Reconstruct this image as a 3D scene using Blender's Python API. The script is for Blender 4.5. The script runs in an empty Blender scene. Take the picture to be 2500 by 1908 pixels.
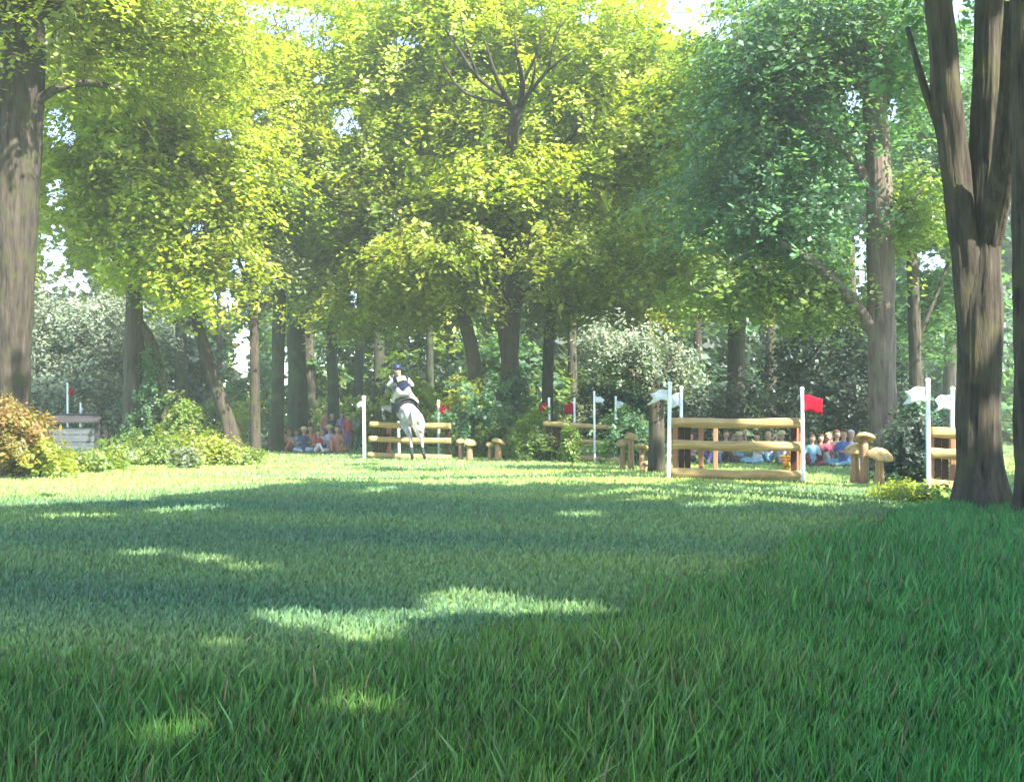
import bpy, bmesh, math, random
import numpy as np
from mathutils import Vector, Matrix
random.seed(7)
rng = np.random.default_rng(11)
R = math.radians

# ------------------------------------------------------------------ camera, sky, sun, exposure
scn = bpy.context.scene
C = scn.collection
CAM_H = 1.15
cam_d = bpy.data.cameras.new('camera')
cam = bpy.data.objects.new('camera', cam_d)
C.objects.link(cam)
cam.location = (0, 0, CAM_H)
cam.rotation_euler = (R(90), 0, 0)
cam_d.sensor_width = 36
cam_d.lens = 36
cam_d.shift_y = 0.0284
cam_d.clip_start = 0.05
cam_d.clip_end = 2000
scn.camera = cam

S = Vector((0.47, -0.50, 0.73)).normalized()        # towards the sun
elev = math.asin(S.z)
az = math.atan2(S.x, S.y)
world = bpy.data.worlds.new('World')
scn.world = world
world.use_nodes = True
wn = world.node_tree
wn.nodes.clear()
sky = wn.nodes.new('ShaderNodeTexSky')
sky.sky_type = 'NISHITA'
sky.sun_disc = False
sky.sun_elevation = elev
sky.sun_rotation = az
sky.dust_density = 0.5
sky.ozone_density = 2.0
sky.air_density = 1.0
bg = wn.nodes.new('ShaderNodeBackground')
bg.inputs[1].default_value = 0.15
wo = wn.nodes.new('ShaderNodeOutputWorld')
wn.links.new(sky.outputs[0], bg.inputs[0])
wn.links.new(bg.outputs[0], wo.inputs[0])
sun_d = bpy.data.lights.new('sun', 'SUN')
sun_d.energy = 4.6
sun_d.angle = R(0.6)
sun_d.color = (1.0, 0.95, 0.84)
sun = bpy.data.objects.new('sun', sun_d)
C.objects.link(sun)
sun.rotation_euler = (-S).to_track_quat('-Z', 'Y').to_euler()
sun.location = (20, -20, 40)
scn.view_settings.view_transform = 'Standard'
scn.view_settings.look = 'None'
scn.view_settings.exposure = 2.42
scn.view_settings.gamma = 1.0
scn.view_settings.use_curve_mapping = False
scn.render.engine = 'CYCLES'
cy = scn.cycles
cy.max_bounces = 10
cy.diffuse_bounces = 6
cy.transmission_bounces = 6
cy.glossy_bounces = 2
cy.transparent_max_bounces = 8
cy.caustics_reflective = False
cy.caustics_refractive = False
cy.sample_clamp_indirect = 4.0
cy.use_denoising = True
cy.volume_bounces = 1

# ------------------------------------------------------------------ helpers
F = 2201.0
CX = 1100.5
HY = 902.4

def W(px, py, Y):
    return Vector(((px - CX) / F * Y, Y, CAM_H + (HY - py) / F * Y))

def sst(a, b, x):
    t = np.clip((np.asarray(x, float) - a) / (b - a), 0, 1)
    return t * t * (3 - 2 * t)

def gz(x, y):
    x = np.asarray(x, float)
    y = np.asarray(y, float)
    w = sst(9, 16, y) * (1 - sst(23, 30, y))
    z = 0.07 * sst(-2, 2.5, x) * w - 0.03 * np.maximum(0, x - 2.9) * w
    z = z + 0.025 * np.sin(x * 0.7 + y * 0.23) * np.sin(y * 0.41 + 1.0) * sst(3, 8, y)
    z = z + 0.14 * sst(3.5, 8, x) * (1 - sst(10, 13.5, y)) * sst(4, 8, y)
    return z

def link(o, parent=None):
    C.objects.link(o)
    if parent is not None:
        o.parent = parent
    return o

def tag(o, label=None, cat=None, group=None, kind=None):
    if label: o['label'] = label
    if cat: o['category'] = cat
    if group: o['group'] = group
    if kind: o['kind'] = kind
    return o

def empty(name, loc, rz=0.0, label=None, cat=None, group=None):
    o = bpy.data.objects.new(name, None)
    C.objects.link(o)
    o.empty_display_size = 0.2
    o.location = loc
    o.rotation_euler = (0, 0, rz)
    return tag(o, label, cat, group)

def mobj(name, me, mats, parent=None, smooth=True):
    if not isinstance(mats, (list, tuple)):
        mats = [mats]
    if len(me.materials) == 0:
        for m in mats:
            me.materials.append(m)
    if smooth:
        me.polygons.foreach_set('use_smooth', np.ones(len(me.polygons), bool))
    o = bpy.data.objects.new(name, me)
    return link(o, parent)

def bm_obj(name, bm, mats, parent=None, smooth=False):
    me = bpy.data.meshes.new(name)
    bm.normal_update()
    bm.to_mesh(me)
    bm.free()
    return mobj(name, me, mats, parent, smooth)

def np_mesh(name, verts, n_per, col=None):
    """verts (N, n_per, 3): N separate polygons of n_per corners"""
    N = verts.shape[0]
    me = bpy.data.meshes.new(name)
    me.vertices.add(N * n_per)
    me.vertices.foreach_set('co', verts.reshape(-1).astype(np.float32))
    me.loops.add(N * n_per)
    me.loops.foreach_set('vertex_index', np.arange(N * n_per, dtype=np.int32))
    me.polygons.add(N)
    me.polygons.foreach_set('loop_start', np.arange(0, N * n_per, n_per, dtype=np.int32))
    me.polygons.foreach_set('loop_total', np.full(N, n_per, np.int32))
    me.update()
    if col is not None:
        a = me.color_attributes.new('tint', 'FLOAT_COLOR', 'POINT')
        c = np.ones((N, n_per, 4), np.float32)
        c[:, :, :3] = col[:, None, :]
        a.data.foreach_set('color', c.reshape(-1))
    return me

# ------------------------------------------------------------------ materials
def new_mat(name):
    m = bpy.data.materials.new(name)
    m.use_nodes = True
    m.node_tree.nodes.clear()
    return m, m.node_tree.nodes, m.node_tree.links

def leaf_mat(name, trans=0.6, tcol=(1.2, 1.25, 0.55), gloss=0.035):
    m, N, L = new_mat(name)
    at = N.new('ShaderNodeAttribute'); at.attribute_name = 'tint'
    no = N.new('ShaderNodeTexNoise'); no.inputs['Scale'].default_value = 9.0
    tc = N.new('ShaderNodeTexCoord')
    L.new(tc.outputs['Object'], no.inputs['Vector'])
    mr = N.new('ShaderNodeMapRange'); mr.inputs['To Min'].default_value = 0.75; mr.inputs['To Max'].default_value = 1.25
    L.new(no.outputs['Fac'], mr.inputs['Value'])
    mu = N.new('ShaderNodeMixRGB'); mu.blend_type = 'MULTIPLY'; mu.inputs[0].default_value = 1
    L.new(at.outputs['Color'], mu.inputs[1]); L.new(mr.outputs[0], mu.inputs[2])
    mt = N.new('ShaderNodeMixRGB'); mt.blend_type = 'MULTIPLY'; mt.inputs[0].default_value = 1
    L.new(mu.outputs[0], mt.inputs[1]); mt.inputs[2].default_value = (*tcol, 1)
    d = N.new('ShaderNodeBsdfDiffuse'); t = N.new('ShaderNodeBsdfTranslucent')
    L.new(mu.outputs[0], d.inputs[0]); L.new(mt.outputs[0], t.inputs[0])
    mx = N.new('ShaderNodeMixShader'); mx.inputs[0].default_value = trans
    L.new(d.outputs[0], mx.inputs[1]); L.new(t.outputs[0], mx.inputs[2])
    g = N.new('ShaderNodeBsdfGlossy'); g.inputs['Roughness'].default_value = 0.5
    g.inputs[0].default_value = (0.9, 0.95, 1, 1)
    m2 = N.new('ShaderNodeMixShader'); m2.inputs[0].default_value = gloss
    L.new(mx.outputs[0], m2.inputs[1]); L.new(g.outputs[0], m2.inputs[2])
    o = N.new('ShaderNodeOutputMaterial'); L.new(m2.outputs[0], o.inputs[0])
    return m

def noise_mat(name, c1, c2, scale=6, stretch=(1, 1, 1), rough=0.8, bump=0.3, c3=None, detail=6, spec=0.3, dist=0.02):
    m, N, L = new_mat(name)
    tc = N.new('ShaderNodeTexCoord'); mp = N.new('ShaderNodeMapping')
    mp.inputs['Scale'].default_value = stretch
    L.new(tc.outputs['Object'], mp.inputs[0])
    n = N.new('ShaderNodeTexNoise'); n.inputs['Scale'].default_value = scale
    n.inputs['Detail'].default_value = detail; n.inputs['Roughness'].default_value = 0.65
    L.new(mp.outputs[0], n.inputs['Vector'])
    r = N.new('ShaderNodeValToRGB')
    r.color_ramp.elements[0].position = 0.33; r.color_ramp.elements[0].color = (*c1, 1)
    r.color_ramp.elements[1].position = 0.68; r.color_ramp.elements[1].color = (*c2, 1)
    L.new(n.outputs['Fac'], r.inputs[0])
    src = r.outputs[0]
    if c3:
        n2 = N.new('ShaderNodeTexNoise'); n2.inputs['Scale'].default_value = scale * 0.22
        L.new(tc.outputs['Object'], n2.inputs['Vector'])
        r2 = N.new('ShaderNodeValToRGB'); r2.color_ramp.elements[0].position = 0.5; r2.color_ramp.elements[1].position = 0.66
        L.new(n2.outputs['Fac'], r2.inputs[0])
        mx = N.new('ShaderNodeMixRGB'); L.new(r2.outputs[0], mx.inputs[0]); L.new(src, mx.inputs[1])
        mx.inputs[2].default_value = (*c3, 1)
        src = mx.outputs[0]
    b = N.new('ShaderNodeBsdfPrincipled')
    L.new(src, b.inputs['Base Color']); b.inputs['Roughness'].default_value = rough
    b.inputs['Specular IOR Level'].default_value = spec
    if bump:
        bp = N.new('ShaderNodeBump'); bp.inputs['Strength'].default_value = bump; bp.inputs['Distance'].default_value = dist
        L.new(n.outputs['Fac'], bp.inputs['Height']); L.new(bp.outputs[0], b.inputs['Normal'])
    o = N.new('ShaderNodeOutputMaterial'); L.new(b.outputs[0], o.inputs[0])
    return m

M = {}
M['leaf'] = leaf_mat('broad leaf')
M['leaf_dull'] = leaf_mat('dull leaf', trans=0.3, tcol=(1.0, 1.0, 0.8))
M['grass'] = leaf_mat('grass blade', trans=0.35, tcol=(1.1, 1.1, 0.6), gloss=0.05)
M['bark_dark'] = noise_mat('dark bark', (0.012, 0.0095, 0.008), (0.085, 0.066, 0.05), 13, (1, 1, 0.13), 0.9, 1.0, (0.055, 0.055, 0.025), detail=10, dist=0.05)
M['bark_brown'] = noise_mat('brown bark', (0.016, 0.013, 0.01), (0.105, 0.086, 0.06), 13, (1, 1, 0.12), 0.9, 1.0, (0.075, 0.068, 0.035), detail=10, dist=0.05)
M['bark_pink'] = noise_mat('smooth brown bark', (0.055, 0.036, 0.03), (0.22, 0.165, 0.13), 11, (1, 1, 0.1), 0.85, 0.9, (0.14, 0.12, 0.08), dist=0.04)
M['bark_green'] = noise_mat('mossy bark', (0.018, 0.022, 0.014), (0.055, 0.056, 0.036), 8, (1, 1, 0.2), 0.9, 0.9, (0.05, 0.08, 0.025), dist=0.04)
M['log'] = noise_mat('peeled log', (0.26, 0.15, 0.06), (0.62, 0.45, 0.19), 9, (0.16, 3, 3), 0.85, 0.6, (0.36, 0.23, 0.10), detail=9, dist=0.03)
M['log_end'] = noise_mat('sawn log end', (0.42, 0.3, 0.15), (0.6, 0.46, 0.26), 20, (1, 1, 1), 0.8, 0.2)
M['post_red'] = noise_mat('red brown timber', (0.30, 0.12, 0.065), (0.45, 0.21, 0.12), 7, (3, 3, 0.3), 0.8, 0.3)
M['board_dark'] = noise_mat('dark stained board', (0.022, 0.009, 0.006), (0.06, 0.024, 0.015), 7, (3, 0.4, 3), 0.8, 0.3)
M['white'] = noise_mat('white painted plastic', (0.70, 0.72, 0.74), (0.84, 0.85, 0.86), 6, (1, 1, 0.4), 0.5, 0.05)
M['carved'] = noise_mat('carved wood', (0.25, 0.15, 0.06), (0.58, 0.42, 0.19), 12, (1, 1, 0.6), 0.85, 0.7)
M['carved_stem'] = noise_mat('carved stem wood', (0.22, 0.12, 0.06), (0.38, 0.24, 0.13), 9, (3, 3, 0.4), 0.8, 0.5)
M['grey_wood'] = noise_mat('weathered grey timber', (0.02, 0.018, 0.02), (0.065, 0.058, 0.062), 8, (0.3, 3, 3), 0.85, 0.4)
M['grey_board'] = noise_mat('grey board', (0.05, 0.06, 0.065), (0.105, 0.115, 0.12), 6, (0.4, 2, 2), 0.8, 0.2)

def cloth(name, c, trans=0.0):
    m, N, L = new_mat(name)
    tc = N.new('ShaderNodeTexCoord')
    n = N.new('ShaderNodeTexNoise'); n.inputs['Scale'].default_value = 12; n.inputs['Detail'].default_value = 5
    L.new(tc.outputs['Object'], n.inputs['Vector'])
    hs = N.new('ShaderNodeMixRGB'); hs.inputs[1].default_value = (*[v * 0.82 for v in c], 1); hs.inputs[2].default_value = (*[min(1, v * 1.12) for v in c], 1)
    L.new(n.outputs['Fac'], hs.inputs[0])
    d = N.new('ShaderNodeBsdfPrincipled'); d.inputs['Roughness'].default_value = 0.85
    d.inputs['Specular IOR Level'].default_value = 0.2
    L.new(hs.outputs[0], d.inputs['Base Color'])
    b = N.new('ShaderNodeBump'); b.inputs['Strength'].default_value = 0.25; b.inputs['Distance'].default_value = 0.01
    L.new(n.outputs['Fac'], b.inputs['Height']); L.new(b.outputs[0], d.inputs['Normal'])
    o = N.new('ShaderNodeOutputMaterial')
    if trans:
        t = N.new('ShaderNodeBsdfTranslucent'); t.inputs[0].default_value = (*c, 1)
        mx = N.new('ShaderNodeMixShader'); mx.inputs[0].default_value = trans
        L.new(d.outputs[0], mx.inputs[1]); L.new(t.outputs[0], mx.inputs[2]); L.new(mx.outputs[0], o.inputs[0])
    else:
        L.new(d.outputs[0], o.inputs[0])
    return m

M['flag_red'] = cloth('red flag cloth', (0.36, 0.004, 0.022), 0.25)
M['flag_white'] = cloth('white flag cloth', (0.78, 0.8, 0.82), 0.3)

# ------------------------------------------------------------------ dappled light: where leaves are cut away to let sun through
# (px, py, half width, half height) on the ground, as seen in the picture
OPEN = [
    (150, 1026, 340, 44), (120, 1066, 210, 10), (400, 1046, 160, 14), (520, 1018, 260, 26), (900, 1022, 300, 14), (1250, 1032, 260, 11),
    (1600, 1062, 330, 20), (1900, 1062, 160, 26), (1250, 1012, 200, 6), (1650, 1022, 260, 20), (2000, 1050, 100, 25),
    (330, 1000, 330, 14), (230, 975, 260, 14), (150, 1105, 80, 4), (60, 1075, 110, 8), (420, 1088, 60, 5), (820, 1050, 40, 8),
    (300, 1180, 30, 5), (440, 1190, 50, 3), (540, 1207, 36, 3), (1540, 1086, 90, 6), (1250, 1105, 50, 6),
    (480, 1356, 60, 15), (560, 1328, 50, 14), (600, 1310, 60, 9), (760, 1318, 62, 16), (790, 1352, 50, 16), (860, 1312, 50, 9),
    (1000, 1275, 66, 28), (1080, 1285, 60, 22), (1160, 1290, 80, 12), (1250, 1296, 60, 8),
    (205, 1560, 70, 95), (275, 1535, 70, 95), (330, 1545, 30, 40), (648, 1490, 34, 64), (805, 1478, 18, 36),
    (760, 1610, 12, 30), (700, 1650, 8, 25), (20, 1480, 18, 40), (880, 975, 60, 8), (830, 985, 50, 8),
]
_O = np.array(OPEN, float)

def open_factor(x, y):
    """x, y on the ground -> 0..1, how open the canopy is towards the sun"""
    wob = 0.14 * np.sin(x * 2.1 + y * 1.1) + 0.12 * np.sin(x * 4.7 - y * 3.0 + 1.3) + 0.08 * np.sin(x * 9.1 + y * 7.0)
    f = np.zeros_like(x)
    for ox, oy, a, b in _O:
        hgt = 0.13 if oy > 1400 else 0.04      # the light is seen on the tips of the grass
        Y = (CAM_H - hgt) * F / (oy - HY)
        X = (ox - CX) / F * Y - hgt * S.x / S.z
        ex = 0.07 if oy > 1400 else 0.16
        ax = max(a / F * Y, 0.07) + ex
        ay = max(b * Y * Y / (CAM_H * F), 0.10) + ex * 1.2
        if oy > 1400:
            X += 0.1
        Y = Y - hgt * S.y / S.z
        d = np.sqrt(((x - X) / ax) ** 2 + ((y - Y) / ay) ** 2) + wob
        f = np.maximum(f, 1 - sst(0.9, 1.08, d))
    return f

def keep_mask(P, base=1.0):  # drops leaves whose shadow would fall on the chosen light patches
    t = P[:, 2] / S.z
    gx = P[:, 0] - S.x * t
    gy = P[:, 1] - S.y * t
    f = open_factor(gx, gy)
    ok = (gy > 2.2) & (gy < 28.5) & (P[:, 2] > 3.0)
    f = np.where(ok, f, 0)
    return rng.random(len(P)) > f * base

# ------------------------------------------------------------------ leaves
def leaves_at(cen, nrm, size, tint, jitter=0.35, aspect=0.62, prune=True):
    if prune:
        k = keep_mask(cen)
        cen, nrm, size, tint = cen[k], nrm[k], size[k], tint[k]
    n = len(cen)
    nn = nrm + rng.normal(0, jitter, (n, 3))
    nn /= np.linalg.norm(nn, axis=1, keepdims=True) + 1e-9
    a = rng.normal(0, 1, (n, 3))
    u = np.cross(nn, a); u /= np.linalg.norm(u, axis=1, keepdims=True) + 1e-9
    v = np.cross(nn, u)
    s = size[:, None]
    V = np.empty((n, 4, 3))
    V[:, 0] = cen - u * s * 0.5
    V[:, 1] = cen + v * s * 0.5 * aspect + u * s * 0.06 - nn * s * 0.07
    V[:, 2] = cen + u * s * 0.5 - nn * s * 0.10
    V[:, 3] = cen - v * s * 0.5 * aspect + u * s * 0.06 - nn * s * 0.07
    return V, tint

PAL = {   # base colours of leaves: (main, second, share of second)
    'yellow': ((0.34, 0.42, 0.045), (0.48, 0.54, 0.05), 0.45),
    'lime':   ((0.27, 0.34, 0.055), (0.42, 0.44, 0.055), 0.4),
    'green':  ((0.17, 0.26, 0.055), (0.28, 0.35, 0.065), 0.35),
    'deep':   ((0.09, 0.18, 0.07), (0.13, 0.25, 0.12), 0.35),
    'teal':   ((0.12, 0.24, 0.12), (0.19, 0.35, 0.19), 0.4),
    'dark':   ((0.03, 0.055, 0.03), (0.05, 0.085, 0.035), 0.3),
    'sage':   ((0.18, 0.225, 0.135), (0.28, 0.33, 0.2), 0.35),
    'ochre':  ((0.36, 0.21, 0.075), (0.24, 0.25, 0.05), 0.35),
    'orange': ((0.5, 0.26, 0.03), (0.4, 0.3, 0.05), 0.3),
    'shade':  ((0.10, 0.15, 0.04), (0.15, 0.2, 0.05), 0.3),
}

def tints(pal, n):
    a, b, s = PAL[pal]
    a = np.array(a); b = np.array(b)
    m = (rng.random(n) < s)[:, None]
    c = np.where(m, b, a) * rng.uniform(0.72, 1.25, (n, 1))
    c = c * (1 + rng.normal(0, 0.06, (n, 3)))
    return np.clip(c, 0.004, 0.8)

# gaps where the sky shows between crowns (px, py, half width, half height)
GAPS = [(640, 50, 60, 26), (575, 30, 40, 16), (700, 92, 30, 14), (742, 262, 26, 26), (125, 270, 22, 30), (118, 420, 16, 30), (150, 300, 14, 20), (115, 560, 28, 60), (165, 610, 26, 26),
        (1480, 30, 36, 36), (1540, 60, 30, 20), (510, 575, 16, 22), (520, 750, 15, 42), (480, 640, 22, 20), (560, 250, 20, 14), (480, 290, 18, 12),
        (1850, 560, 14, 60), (2140, 90, 34, 50), (1830, 210, 18, 26), (1995, 560, 30, 20), (760, 640, 10, 20), (1150, 25, 18, 10), (2062, 160, 10, 12), (2060, 20, 12, 20),
        (420, 490, 24, 12), (870, 90, 24, 10), (610, 790, 10, 40), (1260, 40, 20, 10), (1920, 240, 10, 26), (690, 170, 14, 10)]
_G = np.array(GAPS, float)
_G[:, 2:] *= 1.3

def in_gap(P, grow=1.0):
    y = np.maximum(P[:, 1], 0.5)
    px = CX + P[:, 0] / y * F
    py = HY - (P[:, 2] - CAM_H) / y * F
    nz = 0.75 * np.sin(px * 0.21 + 2 * np.sin(py * 0.09)) * np.sin(py * 0.26 + 1.5 * np.sin(px * 0.13)) + 0.35 * np.sin(px * 0.61 + py * 0.33) + rng.normal(0, 0.25, len(P))
    m = np.zeros(len(P), bool)
    for gx_, gy_, a, b in _G:
        m |= ((px - gx_) / (a * grow)) ** 2 + ((py - gy_) / (b * grow)) ** 2 + nz < 1.15
    return m & (P[:, 1] > 12)

TW = []
def twigs():
    a = np.concatenate([q[0] for q in TW]); b = np.concatenate([q[1] for q in TW]); t = np.concatenate([q[2] for q in TW]); r = np.concatenate([q[3] for q in TW])
    TW.clear()
    w = (0.008 + 0.007 * r)[:, None] * t
    V = np.stack([a - w, a + w, b + w * 0.3, b - w * 0.3], 1)
    k = keep_mask(0.5 * (a + b)) & (V[:, :, 2].min(1) > 0.05) & ~in_gap(b)
    V = V[k]
    return V, np.tile(np.array([0.085, 0.07, 0.045]), (len(V), 1)) * rng.uniform(0.6, 1.5, (len(V), 1))

def sprays(cx, cy, cz, rx, ry, rz, n, per, size, pal, rad=(0.5, 1.1), flat=0.12, droop=0.5, edge=0.45):
    """n flat sprays of leaves spread through an ellipsoid"""
    d = rng.normal(0, 1, (n, 3)); d /= np.linalg.norm(d, axis=1, keepdims=True)
    r = rng.random(n) ** edge
    r = r * (1 + 0.22 * np.sin(d[:, 0] * 5 + d[:, 2] * 7 + cx) + 0.16 * np.sin(d[:, 0] * 11 + cz + d[:, 1] * 4)) * (1 + 0.18 * np.abs(rng.normal(0, 1, n)))
    c = np.stack([cx + d[:, 0] * r * rx, cy + d[:, 1] * r * ry, cz + d[:, 2] * r * rz], 1)
    out = np.stack([d[:, 0], d[:, 1], np.zeros(n)], 1)
    nrm = np.array([0, 0, 1.0]) + out * droop + rng.normal(0, 0.28, (n, 3))
    nrm /= np.linalg.norm(nrm, axis=1, keepdims=True)
    R_ = rng.uniform(*rad, n)
    k = np.repeat(np.arange(n), per)
    m = len(k)
    od = out + rng.normal(0, 0.35, (n, 3)); od[:, 2] -= 0.15
    t1 = od - nrm * np.sum(od * nrm, 1, keepdims=True)
    t1 /= np.linalg.norm(t1, axis=1, keepdims=True) + 1e-9
    t2 = np.cross(nrm, t1)
    ang = rng.uniform(0, 2 * np.pi, m)
    rr = np.sqrt(rng.random(m)) * (0.75 + 0.25 * np.cos(3 * ang + k)) * R_[k]
    al = np.cos(ang) * rr * 1.35
    p = c[k] + t1[k] * al[:, None] + t2[k] * (np.sin(ang) * rr * 0.6)[:, None] + nrm[k] * rng.normal(0, flat, m)[:, None]
    p[:, 2] -= 0.20 * np.maximum(al + 0.3, 0) ** 2
    TW.append((c - t1 * (R_ * 1.3)[:, None], c + t1 * (R_ * 0.8)[:, None] - np.array([0, 0, 1.0]) * (0.14 * R_ ** 2)[:, None], t2, R_))
    stint = tints(pal, n)
    ti = tints(pal, m) * 0.5 + stint[k] * 0.5
    return p, nrm[k], size * np.clip(np.exp(rng.normal(-0.05, 0.33, m)), 0.4, 2.0), ti

def crown(name, blobs, pal, parent, mat=None, per=46, size=0.16, rad=(0.5, 1.1), zmin=0.05, prune=True, dens=1.75, sc=1.03, **kw):
    """blobs: (px, py, Y, half width px, half height px, depth m, sprays[, palette])"""
    A = []
    for b in blobs:
        px, py, Y, a, h, dep, n = b[:7]
        pl = b[7] if len(b) > 7 else pal
        c = W(px, py, Y)
        A.append(sprays(c.x, c.y, c.z, a / F * Y, dep, h / F * Y, int(n * dens), per, size * sc, pl, rad, **kw))
    P = np.concatenate([q[0] for q in A]); Nn = np.concatenate([q[1] for q in A])
    Sz = np.concatenate([q[2] for q in A]); T = np.concatenate([q[3] for q in A])
    k = (P[:, 2] > zmin) & (~in_gap(P) | (rng.random(len(P)) < 0.06))
    V, T = leaves_at(P[k], Nn[k], Sz[k], T[k], prune=prune)
    V2, T2 = twigs()
    V = np.concatenate([V, V2]); T = np.concatenate([T, T2])
    if parent is not None:
        V = V - np.array(parent.location)
    me = np_mesh(name, V, 4, T)
    return mobj(name, me, mat or M['leaf'], parent, smooth=False)

# ------------------------------------------------------------------ trunks and limbs
def tube(bm, pts, seg=14, rough=0.06, cap=True, flare=0.0, ridge=0.0):
    """pts: list of (Vector, radius); smooth tube through them"""
    P = [Vector(p) for p, r in pts]; Rr = [r for p, r in pts]
    # resample (catmull-rom)
    Q, RQ = [], []
    n = len(P)
    for i in range(n - 1):
        p0, p1, p2, p3 = P[max(i - 1, 0)], P[i], P[i + 1], P[min(i + 2, n - 1)]
        st = max(2, int((p2 - p1).length / 0.35)) if rough > 0 else 4
        st = min(st, 14)
        if ridge:
            st = min(60, max(3, int((p2 - p1).length / 0.09)))
        for s in range(st):
            t = s / st
            q = 0.5 * ((2 * p1) + (p2 - p0) * t + (2 * p0 - 5 * p1 + 4 * p2 - p3) * t * t + (3 * p1 - p0 - 3 * p2 + p3) * t ** 3)
            Q.append(q); RQ.append(Rr[i] * (1 - t) + Rr[i + 1] * t)
    Q.append(P[-1]); RQ.append(Rr[-1])
    rings = []
    ph = random.uniform(0, 6)
    up = None
    for i, q in enumerate(Q):
        d = (Q[min(i + 1, len(Q) - 1)] - Q[max(i - 1, 0)]).normalized()
        if up is None:
            up = d.orthogonal().normalized()
        x = (up - d * up.dot(d)).normalized(); up = x
        y = d.cross(x)
        ring = []
        for k in range(seg):
            a = 2 * math.pi * k / seg
            r = RQ[i] * (1 + rough * (math.sin(3 * a + ph + i * 0.35) + 0.6 * math.sin(5 * a - i * 0.5 + ph)) + random.uniform(-rough, rough) * 0.35)
            fl = 11 if ridge else 5
            if flare and i < fl:
                r *= 1 + flare * (1 - i / fl) ** 2 * (1 + 0.5 * math.sin(5 * a + ph))
            if ridge:
                h_ = i * 0.09
                q_ = math.sin(9 * a + 1.1 * math.sin(h_ * 1.3 + ph)) + 0.7 * math.sin(17 * a + 1.7 * math.sin(h_ * 2.1) + h_ * 0.6) + 0.5 * math.sin(29 * a - h_ * 1.9 + math.sin(h_ * 3.3))
                r += ridge * (abs(q_) * 0.9 - 0.6) + ridge * 0.9 * math.sin(3 * a + h_ * 0.5)
            ring.append(bm.verts.new(q + (x * math.cos(a) + y * math.sin(a)) * r))
        rings.append(ring)
    for i in range(len(rings) - 1):
        for k in range(seg):
            bm.faces.new((rings[i][k], rings[i][(k + 1) % seg], rings[i + 1][(k + 1) % seg], rings[i + 1][k]))
    if cap:
        bm.faces.new(rings[-1]); bm.faces.new(rings[0][::-1])
    return rings

def trunk_pts(pts, Y):
    out = []
    for p in pts:
        yy = p[3] if len(p) > 3 else Y
        out.append((W(p[0], p[1], yy), p[2] / F * yy))
    return out

def tree(name, label, Y, stems, limbs=(), blobs=(), pal='green', bark='bark_dark', group=None, flare=0.35, leaf=None, ridge=0.0, **kw):
    """stems: pixel polylines from the ground; each (px, py, radius px[, Y])"""
    p0 = stems[0][0]
    bx = (p0[0] - CX) / F * Y
    base = Vector((bx, Y, float(gz(bx, Y))))
    root = empty(name, base, 0, label, 'tree', group)
    for i, st in enumerate(stems):
        bm = bmesh.new()
        pts = trunk_pts(st, Y)
        if i == 0 or st[0][1] > 930:
            q = pts[0][0].copy(); q.z = float(gz(q.x, q.y)) - 0.12
            pts[0] = (q, pts[0][1])
            tube(bm, [(p - base, r) for p, r in pts], 72 if ridge else 16, flare=flare, ridge=ridge, rough=0.03 if ridge else 0.06)
        else:
            tube(bm, [(p - base, r) for p, r in pts], 12)
        bm_obj('trunk' if i == 0 else 'stem', bm, M[bark], root, True)
    for lm in limbs:
        bm = bmesh.new()
        tube(bm, [(p - base, r) for p, r in trunk_pts(lm, Y)], 48 if ridge and lm[0][2] > 20 else 9, ridge=ridge if lm[0][2] > 20 else 0)
        bm_obj('branch', bm, M[bark], root, True)
    if blobs:
        crown('crown', blobs, pal, root, leaf, **kw)
    return root

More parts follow.
